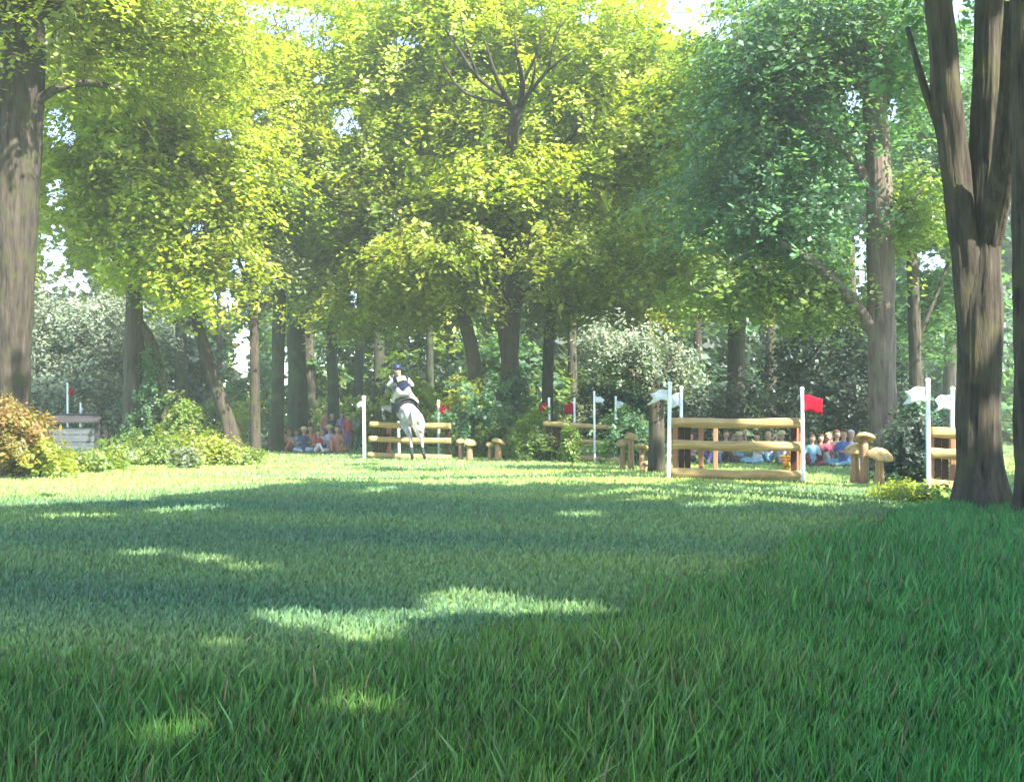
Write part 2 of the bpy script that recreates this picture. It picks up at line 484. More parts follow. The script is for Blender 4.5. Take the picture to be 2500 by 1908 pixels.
# ------------------------------------------------------------------ ground
def ground():
    xs = np.concatenate([np.linspace(-400, -30, 16), np.linspace(-28, 28, 150), np.linspace(30, 400, 16)])
    ys = np.concatenate([np.linspace(-60, -1, 12), np.linspace(0, 45, 130), np.linspace(47, 900, 30)])
    X, Yg = np.meshgrid(xs, ys)
    Z = gz(X, Yg)
    V = np.stack([X, Yg, Z], 2).reshape(-1, 3)
    nx, ny = len(xs), len(ys)
    i = np.arange(nx - 1)[None, :] + np.arange(ny - 1)[:, None] * nx
    Fc = np.stack([i, i + 1, i + nx + 1, i + nx], 2).reshape(-1, 4)
    me = bpy.data.meshes.new('ground')
    me.from_pydata(V.tolist(), [], Fc.tolist())
    m, N, L = new_mat('meadow turf')
    tc = N.new('ShaderNodeTexCoord')
    n1 = N.new('ShaderNodeTexNoise'); n1.inputs['Scale'].default_value = 0.35; n1.inputs['Detail'].default_value = 5
    mp = N.new('ShaderNodeMapping'); mp.inputs['Scale'].default_value = (0.5, 1.6, 1)
    L.new(tc.outputs['Object'], mp.inputs[0]); L.new(mp.outputs[0], n1.inputs['Vector'])
    r1 = N.new('ShaderNodeValToRGB')
    r1.color_ramp.elements[0].position = 0.35; r1.color_ramp.elements[0].color = (0.10, 0.20, 0.095, 1)
    r1.color_ramp.elements[1].position = 0.65; r1.color_ramp.elements[1].color = (0.20, 0.27, 0.075, 1)
    L.new(n1.outputs['Fac'], r1.inputs[0])
    n2 = N.new('ShaderNodeTexNoise'); n2.inputs['Scale'].default_value = 22; n2.inputs['Detail'].default_value = 8
    L.new(tc.outputs['Object'], n2.inputs['Vector'])
    mr = N.new('ShaderNodeMapRange'); mr.inputs['To Min'].default_value = 0.55; mr.inputs['To Max'].default_value = 1.45
    L.new(n2.outputs['Fac'], mr.inputs['Value'])
    mu = N.new('ShaderNodeMixRGB'); mu.blend_type = 'MULTIPLY'; mu.inputs[0].default_value = 1
    L.new(r1.outputs[0], mu.inputs[1]); L.new(mr.outputs[0], mu.inputs[2])
    b = N.new('ShaderNodeBsdfPrincipled'); b.inputs['Roughness'].default_value = 0.95
    b.inputs['Specular IOR Level'].default_value = 0.15
    L.new(mu.outputs[0], b.inputs['Base Color'])
    bp = N.new('ShaderNodeBump'); bp.inputs['Strength'].default_value = 0.7; bp.inputs['Distance'].default_value = 0.03
    L.new(n2.outputs['Fac'], bp.inputs['Height']); L.new(bp.outputs[0], b.inputs['Normal'])
    o = N.new('ShaderNodeOutputMaterial'); L.new(b.outputs[0], o.inputs[0])
    g = mobj('ground', me, m)
    tag(g, 'green meadow turf running from the tall grass to the wood', kind='structure')
ground()

def lownoise(x, y, s=1.0):
    return (np.sin(x * 1.3 * s + 0.7 * np.sin(y * 0.9 * s)) + np.sin(y * 1.7 * s + 1.1 * np.sin(x * 0.6 * s)) + np.sin((x + y) * 2.9 * s) * 0.5) / 2.5

def tall_limit(x, y):
    """depth up to which the uncut grass reaches, as function of view column"""
    px = CX + x / y * F
    py = np.interp(px, [-200, 0, 500, 830, 1000, 1300, 1600, 1850, 2000, 2400], [1470, 1460, 1470, 1440, 1400, 1340, 1240, 1150, 1095, 1080])
    py = py + 14 * np.sin(px * 0.021) + 9 * np.sin(px * 0.057 + 1)
    return CAM_H * F / (py - HY)

def blades(name, label, n, y0, y1, hfun, wid, colfun, accept, power=1.4, lean=0.35):
    u = rng.random(n)
    e = 1 - power
    # density per area ~ y^-power ; account for width growing with y
    k = 2 - power
    Yv = (y0 ** k + u * (y1 ** k - y0 ** k)) ** (1 / k)
    Xv = rng.uniform(-0.58, 0.58, n) * Yv
    a = accept(Xv, Yv)
    Xv, Yv = Xv[a], Yv[a]
    n = len(Xv)
    h = hfun(Xv, Yv) * rng.uniform(0.45, 1.25, n)
    ang = rng.uniform(0, 2 * np.pi, n)
    ld = np.stack([np.cos(ang), np.sin(ang) * 0.6], 1) * (lean * h * rng.uniform(0.2, 1.6, n))[:, None]
    ld[:, 0] += 0.10 * h
    fa = rng.uniform(-0.9, 0.9, n)
    wx, wy = np.cos(fa), np.sin(fa)
    w = wid(Yv) * rng.uniform(0.6, 1.3, n)
    z0 = gz(Xv, Yv) - 0.01
    B = np.stack([Xv, Yv, z0], 1)
    wv = np.stack([wx * w, wy * w, np.zeros(n)], 1) * 0.5
    mid = B + np.stack([ld[:, 0] * 0.3, ld[:, 1] * 0.3, h * 0.55], 1)
    tip = B + np.stack([ld[:, 0], ld[:, 1], h * (1 - 0.15 * np.hypot(ld[:, 0], ld[:, 1]) / (h + 1e-6))], 1)
    V = np.empty((n, 5, 3))
    V[:, 0] = B - wv; V[:, 1] = B + wv; V[:, 2] = mid + wv * 0.8; V[:, 3] = tip; V[:, 4] = mid - wv * 0.8
    me = np_mesh(name, V, 5, colfun(Xv, Yv))
    o = mobj(name, me, M['grass'], smooth=False)
    return tag(o, label, 'grass', kind='stuff')

def c_tall(x, y):
    n = len(x)
    t = (0.5 + 0.5 * lownoise(x, y, 0.9))[:, None]
    px = (CX + x / y * F)
    e = sst(1200, 2100, px)[:, None]
    base = np.array([0.08, 0.215, 0.04]) * (1 - t) + np.array([0.155, 0.28, 0.045]) * t
    em = np.array([0.04, 0.24, 0.045])
    c = base * (1 - 0.75 * e) + em * 0.75 * e
    dry = (rng.random(n) < 0.05)[:, None]
    c = np.where(dry, np.array([0.24, 0.19, 0.09]), c)
    return np.clip(c * rng.uniform(0.45, 1.55, (n, 1)), 0.01, 0.6)

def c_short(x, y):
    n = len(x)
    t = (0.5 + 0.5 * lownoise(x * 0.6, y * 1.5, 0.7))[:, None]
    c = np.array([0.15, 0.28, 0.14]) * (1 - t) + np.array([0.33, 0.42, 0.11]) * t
    far = (sst(15.5, 18.5, y + 0.8 * lownoise(x, y, 0.5)) * (1 - sst(27, 31, y)))[:, None]  # painted light: brighter, yellower blades along the sunlit strip
    near = (sst(5, 7, y) * (1 - sst(14, 17, y)))[:, None]  # painted shade: darker, bluer blades across the shadowed lawn
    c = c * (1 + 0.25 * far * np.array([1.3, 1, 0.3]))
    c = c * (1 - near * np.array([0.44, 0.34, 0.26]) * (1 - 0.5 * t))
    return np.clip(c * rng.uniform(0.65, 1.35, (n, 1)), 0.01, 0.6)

blades('tall_grass', 'tall uncut green grass across the foreground and under the big tree', 210000, 2.3, 13.5,
       lambda x, y: (0.14 + 0.04 * lownoise(x, y, 1.7) + 0.06 * sst(0.5, 5, x)) * (1 - 0.5 * sst(0.8, 1.1, y / tall_limit(x, y))),
       lambda y: 0.0065 + 0.0008 * y, c_tall, lambda x, y: y < tall_limit(x, y) * (1 + 0.09 * rng.normal(0, 1, len(x))), power=1.3)
blades('long_grass', 'clumps of longer broad grass blades standing out of the tall grass', 16000, 2.4, 9.5,
       lambda x, y: 0.19 + 0.06 * lownoise(x, y, 2.6), lambda y: 0.009 + 0.0008 * y, c_tall,
       lambda x, y: (y < tall_limit(x, y) * 0.97) & (lownoise(x * 3.1, y * 3.1, 1.0) + 0.4 * rng.normal(0, 1, len(x)) > 0.25), power=1.3, lean=0.4)
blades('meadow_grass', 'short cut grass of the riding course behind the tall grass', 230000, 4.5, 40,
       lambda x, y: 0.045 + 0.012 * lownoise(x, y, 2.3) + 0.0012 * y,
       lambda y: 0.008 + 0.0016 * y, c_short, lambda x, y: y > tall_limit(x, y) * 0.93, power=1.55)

# ------------------------------------------------------------------ trees
# big dark tree at the left picture edge
tree('beech_tree', 'thick dark trunk rising from the ochre bush by the picture edge', 21.0,
     [[(20, 1020, 40), (24, 860, 36), (26, 700, 38), (34, 450, 43), (44, 200, 46), (50, 0, 44), (60, -250, 36), (80, -500, 20)]],
     [[(50, 60, 18), (130, 0, 13), (230, -80, 8)], [(46, 240, 12), (150, 180, 8), (260, 190, 5, 22)]],
     [(180, -10, 22, 220, 130, 3.0, 200), (400, 60, 24, 200, 110, 2.5, 130), (150, 160, 22, 110, 70, 2, 60), (40, -180, 20, 260, 130, 3, 120)],
     'lime', 'bark_dark', per=44, size=0.12, ridge=0.016)
# two-stemmed tree with yellow foliage
tree('maple_tree', 'brown forked trunk with yellow green crown beside the leaning trunk', 28.0,
     [[(292, 990, 30), (290, 880, 24), (288, 760, 21), (288, 680, 18), (290, 600, 15), (300, 480, 12), (330, 300, 10), (360, 120, 7)],
      [(336, 985, 13), (346, 860, 12), (338, 780, 12), (318, 720, 11), (296, 690, 11)]],
     [[(290, 640, 9), (250, 560, 7), (190, 480, 4)], [(296, 560, 9), (350, 470, 7), (430, 400, 4)], [(310, 440, 8), (270, 330, 5), (230, 240, 3)],
      [(326, 320, 7), (400, 220, 5), (470, 150, 3)]],
     [(300, 330, 28, 210, 160, 3.4, 330), (190, 440, 27, 110, 120, 2.5, 110), (420, 420, 28, 150, 140, 3, 190, 'yellow'), (330, 570, 26.5, 90, 70, 1.6, 60, 'yellow'), (520, 330, 28, 90, 90, 2.2, 80, 'yellow'), (240, 230, 26, 130, 60, 2, 60, 'yellow'),
      (470, 560, 28, 90, 80, 1.8, 60), (420, 640, 27, 70, 30, 1.2, 22, 'yellow'), (340, 420, 26.3, 90, 90, 1.2, 70, 'yellow'), (180, 250, 27, 90, 120, 1.8, 80), (130, 540, 29, 60, 70, 1.5, 30), (240, 330, 27, 110, 90, 2, 110, 'yellow'), (380, 300, 27.5, 110, 90, 2, 110), (400, 520, 27.5, 110, 60, 2, 70), (110, 300, 28, 70, 100, 2, 50), (300, 150, 29, 230, 110, 3, 150, 'yellow')],
     'lime', 'bark_brown', per=44, size=0.135)
tree('leaning_tree', 'dark trunk leaning over the sunny undergrowth by the forked tree', 30.0,
     [[(508, 985, 18), (490, 905, 15), (468, 840, 14), (440, 750, 13), (418, 680, 12), (400, 600, 10), (392, 500, 8)]],
     [[(430, 720, 6), (400, 690, 4), (370, 690, 3)]],
     [(540, 220, 31, 150, 150, 3, 170, 'lime'), (600, 90, 32, 160, 100, 3, 120, 'yellow')], 'green', 'bark_dark', per=44, size=0.14)
tree('slim_tree', 'slim straight dark trunk standing before the pale gap', 31.0,
     [[(549, 978, 12), (548, 860, 10), (546, 700, 10), (545, 600, 11), (553, 500, 9), (566, 380, 7)]],
     [[(546, 590, 6), (580, 520, 5), (620, 470, 3)], [(546, 640, 5), (516, 570, 4), (500, 500, 3)]],
     [(600, 430, 31, 100, 90, 2.5, 80), (560, 560, 31.5, 90, 50, 1.5, 30, 'sage'), (640, 330, 32, 110, 100, 2.5, 90, 'lime')], 'green', 'bark_dark', per=44, size=0.14)
tree('dark_tree', 'dark straight trunk between the slim tree and the seated spectators', 36.0,
     [[(592, 970, 17), (596, 850, 14), (600, 700, 14), (606, 560, 12), (620, 420, 8)]], [],
     [(700, 430, 37, 160, 110, 3, 170), (640, 560, 36, 110, 60, 2, 60)], 'green', 'bark_green', per=44, size=0.16)
tree('ivy_tree', 'broad ivy dark trunk right behind the seated spectators', 39.0,
     [[(638, 965, 24), (640, 850, 20), (636, 720, 19), (640, 560, 16), (660, 430, 10)]], [[(640, 640, 7), (690, 560, 5), (740, 500, 3)]],
     [(760, 560, 38, 130, 90, 3, 150), (720, 660, 38, 90, 50, 2, 50), (830, 620, 37, 100, 90, 2.5, 110, 'lime')], 'green', 'bark_green', per=44, size=0.17)
tree('pole_tree', 'slender greyish trunk behind the white flag of the ridden fence', 42.0,
     [[(714, 960, 14), (716, 850, 12), (712, 700, 12), (716, 560, 9)]], [], [(650, 240, 40, 160, 110, 3, 120, 'lime')], 'green', 'bark_green', per=44, size=0.17)
# the big bright tree in the middle
tree('sycamore_tree', 'tall bright yellow tree with fanned upper branches behind the middle bush', 33.0,
     [[(1102, 985, 24), (1100, 880, 19), (1096, 780, 19), (1088, 680, 20), (1086, 560, 20), (1086, 480, 20), (1094, 390, 16, 31.6), (1100, 310, 13, 30.0), (1112, 235, 10, 29.2)],
      [(1104, 760, 10), (1112, 640, 11), (1114, 540, 12), (1118, 460, 10), (1140, 380, 7), (1180, 340, 5)]],
     [[(1078, 520, 9), (1058, 480, 8), (1030, 445, 4)],
      [(1110, 250, 8, 29.7), (1086, 205, 6, 28.8), (1066, 165, 5, 28.2), (1040, 80, 1.5, 27.8)],
      [(1092, 215, 5, 29), (1030, 170, 4, 28.4), (985, 105, 3, 28), (945, 45, 1.2, 27.8)],
      [(1090, 225, 4.5, 29), (1000, 200, 3.5, 28.4), (960, 150, 2.6, 28), (938, 105, 1, 27.8)],
      [(1114, 240, 8, 29.6), (1124, 180, 6, 28.6), (1112, 120, 4, 28), (1106, 60, 1.5, 27.8)],
      [(1118, 190, 4, 28.8), (1160, 100, 2.5, 28.2), (1175, 40, 1, 28)], [(1030, 170, 3, 28.4), (1000, 90, 2, 28), (990, 30, 1, 27.8)], [(1180, 150, 3, 28.5), (1190, 90, 2, 28.2), (1215, 40, 1, 28)],
      [(1118, 235, 5, 29.5), (1142, 190, 4, 28.6), (1152, 130, 1.5, 28)],
      [(1122, 220, 5, 29.3), (1180, 150, 3.5, 28.5), (1240, 104, 1.2, 28)],
      [(1140, 380, 7), (1200, 330, 6, 32.5), (1240, 270, 5, 31), (1262, 215, 3, 30)],
      [(1086, 600, 6), (1030, 560, 5, 32), (960, 520, 3, 31)], [(1100, 660, 6), (1160, 600, 4, 32), (1230, 560, 3, 31)],
      [(1096, 360, 7), (1010, 330, 5, 31.5), (900, 330, 3, 30.5)]],
     [(1090, 60, 33.5, 330, 160, 4.2, 560), (850, 180, 33, 190, 120, 3.2, 260), (1360, 160, 33, 210, 130, 3.2, 260), (1100, 300, 33.5, 260, 110, 3.4, 330), (700, 60, 34, 150, 90, 3, 130), (1000, 430, 32.5, 190, 50, 2.2, 90), (760, 420, 32.5, 150, 60, 2.4, 80, 'lime'), (1480, 200, 31, 110, 60, 2, 60), (1500, 380, 31, 100, 40, 1.8, 40), (1240, 450, 32, 120, 40, 1.6, 40),
      (1080, 385, 30.6, 150, 55, 1.3, 110), (1400, 300, 32, 130, 80, 2.5, 120), (780, 330, 33, 130, 80, 2.5, 90), (1300, 370, 32, 150, 40, 2, 70), (950, 20, 32, 150, 80, 2.5, 90), (1270, 540, 30.5, 130, 60, 1.6, 100, 'lime'), (930, 540, 30.5, 130, 50, 1.5, 80, 'lime'), (1440, 590, 30, 110, 45, 1.5, 60, 'lime')],
     'yellow', 'bark_dark', per=46, size=0.15)
tree('twin_stem_tree', 'brown trunk leaning away from the tall bright tree', 33.6,
     [[(1036, 985, 18), (1028, 860, 15), (1016, 760, 15), (1000, 690, 14), (984, 620, 11), (960, 520, 8)]],
     [[(1000, 690, 7), (1030, 640, 5), (1050, 590, 3)]],
     [(900, 500, 34, 190, 90, 3.2, 220), (950, 610, 33.5, 160, 80, 2.6, 150, 'lime'), (790, 640, 34, 110, 70, 2.2, 80, 'lime')], 'green', 'bark_brown', per=46, size=0.155)
tree('linden_tree', 'green tree spreading low behind the tall bright tree', 37.0,
     [[(1178, 975, 15), (1176, 860, 12), (1180, 740, 12), (1190, 600, 10)]], [],
     [(1260, 520, 37, 200, 100, 3.4, 240), (1430, 560, 36, 170, 90, 3.2, 200, 'lime'), (1250, 640, 36, 150, 55, 2.4, 100, 'lime'), (1480, 470, 37, 150, 80, 2.5, 110, 'teal'),
      (1380, 660, 35, 90, 40, 1.6, 36, 'lime')], 'green', 'bark_dark', per=46, size=0.165)
tree('shade_tree', 'dim trunk in the shade behind the lit log fence', 38.0,
     [[(1580, 965, 22), (1582, 850, 19), (1584, 720, 18), (1590, 560, 14)]], [],
     [(1600, 600, 37, 170, 80, 3, 160, 'green'), (1700, 560, 36, 120, 90, 3, 90, 'deep')], 'deep', 'bark_brown', per=44, size=0.17)
# right hand trees
tree('oak_tree', 'smooth pinkish brown trunk with one low bough by the dark yew', 24.0,
     [[(1902, 1005, 34), (1898, 900, 29), (1896, 760, 28), (1894, 600, 28), (1892, 450, 28), (1884, 300, 25), (1876, 100, 22), (1870, -150, 16)]],
     [[(1890, 720, 15), (1850, 670, 14), (1800, 610, 12), (1745, 560, 9), (1680, 520, 5)], [(1890, 420, 13), (1820, 330, 9), (1720, 250, 5)], [(1880, 220, 11), (1780, 120, 8), (1680, 60, 4)],
      [(1892, 520, 10), (1950, 440, 7), (2000, 380, 4)]],
     [(1720, 120, 25, 210, 160, 3.4, 330), (1640, 300, 26, 170, 120, 3, 190, 'teal'), (1700, 460, 25.5, 160, 110, 2.8, 170, 'teal'), (1560, 440, 27, 130, 90, 2.4, 90, 'teal'),
      (1600, 620, 25, 130, 50, 1.8, 60, 'green'), (1760, 640, 25, 110, 60, 1.6, 50, 'green'), (1900, 120, 25, 120, 150, 2.6, 150), (1960, 470, 24, 70, 90, 1.6, 40, 'green'),
      (1560, 90, 28, 120, 90, 2.6, 80, 'green')],
     'deep', 'bark_pink', per=44, size=0.13, ridge=0.010)
tree('chestnut_tree', 'massive dark multi limbed trunk standing in the tall grass by the last fence', 12.8,
     [[(2112, 1115, 54), (2106, 1020, 44), (2104, 900, 42), (2106, 760, 44), (2108, 660, 44), (2118, 480, 32), (2126, 250, 34), (2130, 0, 28), (2140, -300, 20)]],
     [[(2094, 780, 30), (2078, 560, 28), (2056, 380, 28), (2036, 200, 29), (2022, 40, 27), (1996, -200, 16)],
      [(2120, 560, 24), (2150, 400, 22, 12.4), (2168, 220, 20, 12.0), (2180, 0, 16, 11.6)],
      [(2030, 300, 10), (1990, 200, 8, 12.9), (1950, 60, 5, 13.2)]],
     [(2040, -60, 14.5, 180, 110, 2.0, 60, 'deep'), (1950, 150, 15.5, 60, 110, 0.9, 16, 'deep'), (2060, 60, 14.5, 70, 60, 0.8, 12, 'green')],
     'deep', 'bark_brown', per=40, size=0.11, flare=0.5, rad=(0.3, 0.6), ridge=0.013)
tree('edge_tree', 'dark trunk cut by the picture edge beside the massive tree', 11.2,
     [[(2232, 1150, 46), (2226, 1000, 38), (2220, 800, 36), (2216, 500, 34), (2212, 200, 33), (2206, -100, 30)]], [], (), bark='bark_brown', flare=0.3, ridge=0.012)
tree('back_tree', 'thin brown trunk between the smooth trunk and the massive tree', 28.0,
     [[(1968, 985, 16), (1970, 850, 14), (1966, 700, 13), (1960, 540, 11)]], [[(1968, 740, 6), (2010, 640, 4), (2040, 560, 3)]],
     [(2010, 420, 29, 110, 130, 2.5, 90, 'deep'), (2080, 250, 29, 130, 160, 2.5, 90, 'deep'), (2020, 640, 30, 90, 110, 2, 60, 'deep')], 'deep', 'bark_brown', per=44, size=0.15)
tree('hawthorn_tree', 'small pale hawthorn on a straight bare trunk beside the white flags', 20.9,
     [[(1412, 1022, 19), (1411, 960, 17), (1410, 880, 16), (1408, 830, 14), (1400, 770, 8)]], [[(1408, 850, 7), (1360, 800, 5), (1310, 760, 3)], [(1408, 840, 7), (1440, 780, 5), (1460, 740, 3)]],
     [(1340, 760, 21.4, 86, 56, 0.9, 95), (1430, 800, 21.2, 70, 52, 0.8, 70), (1290, 730, 21.8, 40, 34, 0.6, 20)],
     'sage', 'bark_brown', per=40, size=0.07, rad=(0.14, 0.34), leaf=M['leaf_dull'], flare=0.1, prune=False)
tree('willow_tree', 'misty sage green tree behind the table fence', 40.0,
     [[(170, 965, 14), (168, 880, 12), (172, 780, 10)]], [],
     [(150, 740, 40, 110, 120, 3, 330), (80, 860, 38, 100, 80, 2, 150), (220, 860, 39, 70, 90, 2, 120), (250, 720, 41, 80, 90, 2.4, 140)],
     'sage', 'bark_green', per=50, size=0.13, leaf=M['leaf_dull'])
tree('yew_tree', 'dense dark yew behind the red flag of the lit fence', 31.0,
     [[(1790, 975, 14), (1790, 900, 12), (1788, 800, 10)]], [],
     [(1780, 800, 31, 100, 120, 2.4, 260), (1720, 880, 30, 60, 60, 1.5, 60), (1880, 860, 30, 60, 80, 1.6, 60), (1470, 880, 34, 130, 60, 2, 110), (1330, 860, 33, 80, 70, 1.6, 80)],
     'dark', 'bark_dark', per=46, size=0.12, leaf=M['leaf_dull'])

# ------------------------------------------------------------------ unseen trees added out of the picture so their crowns shade the course
def over_tree(name, label, x, y, top, rad, nsp):
    root = empty(name, (x, y, float(gz(x, y))), 0, label, 'tree', 'added shade trees beyond the picture edges')
    bm = bmesh.new()
    tube(bm, [(Vector((0, 0, -0.1)), 0.42), (Vector((0.1, 0, 3)), 0.33), (Vector((0, 0.2, 8)), 0.26), (Vector((0.1, 0.1, top - 1)), 0.1)], 12, flare=0.4)
    bm_obj('trunk', bm, M['bark_dark'], root, True)
    p, nn, sz, ti = sprays(x, y, top - 2.4, rad, rad, 2.2, nsp, 60, 0.34, 'shade', (0.7, 1.4), edge=0.62)
    # keep clear of the view
    zmax = CAM_H + (HY + 60) / F * np.maximum(p[:, 1], 0)
    vis = (p[:, 1] > 0) & (p[:, 2] < zmax) & (np.abs(p[:, 0]) < 0.56 * p[:, 1])
    p, nn, sz, ti = p[~vis], nn[~vis], sz[~vis], ti[~vis]
    V, T = leaves_at(p, nn, sz, ti, aspect=0.8)
    me = np_mesh('crown', V - np.array(root.location), 4, T)
    mobj('crown', me, M['leaf'], root, smooth=False)

for (nm, lb, x, y, top, rad, ns) in [
    ('unseen_shade_tree', 'added shade tree standing beyond the massive trunk', 11.5, 7.5, 15, 6.6, 420),
    ('unseen_shade_tree', 'added shade tree arching over the tall grass from beside the viewer', 5.0, -1.5, 14, 6.2, 380),
    ('unseen_shade_tree', 'added shade tree whose crown roofs the near meadow', -5.8, 1.5, 14, 6.4, 400),
    ('unseen_shade_tree', 'added shade tree beyond the ochre bush and its thick trunk', -11.5, 9.0, 15, 6.6, 420),
    ('unseen_shade_tree', 'added shade tree farther along the shaded edge of the course', 17.5, 12.5, 16, 6.0, 300),
    ('unseen_shade_tree', 'added shade tree at the back of the viewer', 11.5, -5.0, 15, 6.4, 380),
    ('unseen_shade_tree', 'added shade tree straight behind the viewer', -1.5, -7.5, 14, 6.4, 360),
    ('unseen_shade_tree', 'added shade tree on the shaded bank beside the tall grass', 17.5, 2.0, 15, 6.4, 340),
    ('unseen_shade_tree', 'added shade tree close beside the tall grass', 7.0, 3.0, 15.5, 5.6, 340)]:
    over_tree(nm, lb, x, y, top, rad, ns)
# another added unseen tree, its high crown above the frame shading the course
def high_crown(name, label, x, y, z, rx, ry, rz, nsp, ytrunk):
    root = empty(name, (x, y, float(gz(x, y))), 0, label, 'tree', 'added shade trees beyond the picture edges')
    bm = bmesh.new()
    q = Vector(ytrunk) - root.location
    tube(bm, [(Vector((q.x, q.y, -0.1)), 0.4), (Vector((q.x, q.y, 4)), 0.32), (Vector((q.x * 0.7, q.y * 0.7, z - 1)), 0.2), (Vector((0, 0, z + 1)), 0.08)], 12, flare=0.4)
    bm_obj('trunk', bm, M['bark_dark'], root, True)
    p, nn, sz, ti = sprays(x, y, z, rx, ry, rz, nsp, 60, 0.34, 'shade', (0.7, 1.4), edge=0.62)
    zmax = CAM_H + (HY + 60) / F * np.maximum(p[:, 1], 0)
    vis = (p[:, 1] > 0) & (p[:, 2] < zmax) & (np.abs(p[:, 0]) < 0.56 * p[:, 1])
    p, nn, sz, ti = p[~vis], nn[~vis], sz[~vis], ti[~vis]
    V, T = leaves_at(p, nn, sz, ti, aspect=0.8)
    mobj('crown', np_mesh('crown', V - np.array(root.location), 4, T), M['leaf'], root, smooth=False)
high_crown('unseen_shade_tree', 'added shade tree leaning out over the middle of the course', 3.5, 9.5, 12.5, 6.5, 5.5, 2.0, 420, (10.5, 13.0, 0))

# ------------------------------------------------------------------ far wood and undergrowth
def far_wood():
    A = []
    for i in range(120):
        px = -300 + i * 23.5 + random.uniform(-20, 20)
        Y = random.uniform(50, 66)
        top = random.uniform(-60, 260) if px > 560 else random.uniform(-20, 330)
        pal = random.choice(['green', 'deep', 'lime', 'green', 'teal'] if px > 700 else ['lime', 'sage', 'green'])
        if px > 1500: pal = random.choice(['deep', 'green', 'teal', 'deep'])
        c = W(px, (top + 900) / 2, Y)
        hh = (900 - top) / 2 / F * Y
        A.append(sprays(c.x, c.y, c.z, random.uniform(90, 150) / F * Y, 3, hh, int(hh * 11), 34, 0.42, pal, (0.8, 1.7), edge=0.7))
    for i in range(84):
        px = random.uniform(-250, 2450)
        if 470 < px < 560:
            continue
        Y = random.uniform(46, 58)
        top = random.uniform(620, 780)
        pal = random.choice(['green', 'deep', 'deep', 'dark', 'dark', 'dark'])
        if px < 300: pal = 'sage'
        c = W(px, (top + 950) / 2, Y)
        A.append(sprays(c.x, c.y, c.z, random.uniform(90, 150) / F * Y, 3, (950 - top) / 2 / F * Y, 46, 34, 0.34, pal, (0.7, 1.5)))
    for i in range(26):      # low scrub that closes the foot of the wood
        px = -200 + i * 104 + random.uniform(-30, 30)
        Y = random.uniform(43, 48)
        c = W(px, 905, Y)
        A.append(sprays(c.x, c.y, c.z, 75 / F * Y, 1.6, 42 / F * Y, 30, 40, 0.22, random.choice(['green', 'lime', 'deep', 'sage']), (0.4, 0.9)))
    P = np.concatenate([q[0] for q in A]); Nn = np.concatenate([q[1] for q in A])
    Sz = np.concatenate([q[2] for q in A]); T = np.concatenate([q[3] for q in A])
    k = (P[:, 2] > 0.05) & ~in_gap(P)
    V, T = leaves_at(P[k], Nn[k], Sz[k], T[k], prune=False)
    o = mobj('far_woods', np_mesh('far_woods', V, 4, T), M['leaf'], smooth=False)
    tag(o, 'mixed green woodland closing off the far side of the course', kind='stuff')
far_wood()

def far_trunk(px, Y, r, top, label):
    x = (px - CX) / F * Y
    root = empty('forest_tree', (x, Y, 0), 0, label, 'tree', 'distant trunks in the wood')
    bm = bmesh.new()
    t = W(px + random.uniform(-14, 14), top, Y) - root.location
    tube(bm, [(Vector((0, 0, -0.1)), r * 1.3), (Vector((t.x * 0.3, 0, 1.5)), r), (Vector((t.x, 0, t.z)), r * 0.6)], 9)
    bm_obj('trunk', bm, M[random.choice(['bark_dark', 'bark_green', 'bark_brown'])], root, True)
for px, Y, r, lb in [(765, 44, 0.22, 'distant trunk above the red and ochre spectators'), (815, 47, 0.3, 'distant trunk behind the horse head'),
                     (930, 45, 0.2, 'distant trunk above the red flag of the ridden fence'), (1235, 46, 0.24, 'distant trunk above the inner red flag of the middle fence'),
                     (1500, 45, 0.22, 'distant trunk just beyond the paired white flags'), (1655, 44, 0.28, 'distant trunk above the centre of the lit log fence'),
                     (1700, 48, 0.2, 'distant trunk next to the lit red flag'), (670, 46, 0.26, 'distant trunk by the ivy dark trunk'), (392, 44, 0.3, 'distant trunk inside the sunny undergrowth'),
                     (475, 47, 0.14, 'thin distant trunk in the pale gap'), (1840, 40, 0.25, 'distant trunk against the dark yew'), (2040, 38, 0.25, 'distant trunk above the last fence')]:
    far_trunk(px, Y, r, 520, lb)

def shrub(name, label, blobs, pal, cat='bush', size=0.08, per=40, rad=(0.16, 0.4), mat=None, stems=5, stemcol='bark_brown'):
    b0 = blobs[0]
    x, y = (b0[0] - CX) / F * b0[2], b0[2]
    root = empty(name, (x, y, float(gz(x, y))), 0, label, cat)
    crown('foliage', blobs, pal, root, mat, per=per, size=size, rad=rad, zmin=0.0, prune=False, dens=1.6, sc=1.1, droop=0.7, edge=0.5, flat=0.06)
    for i in range(stems):
        bm = bmesh.new()
        b = random.choice(blobs)
        t = W(b[0] + random.uniform(-0.5, 0.5) * b[3], b[1] - 0.3 * b[4], b[2] + random.uniform(-0.2, 0.2)) - root.location
        tube(bm, [(Vector((t.x * 0.75, t.y * 0.5, -0.05)), 0.025), (t * 0.6 + Vector((t.x * 0.3, 0, 0)), 0.016), (t, 0.006)], 6, rough=0)
        bm_obj('stem', bm, M[stemcol], root, True)
    return root

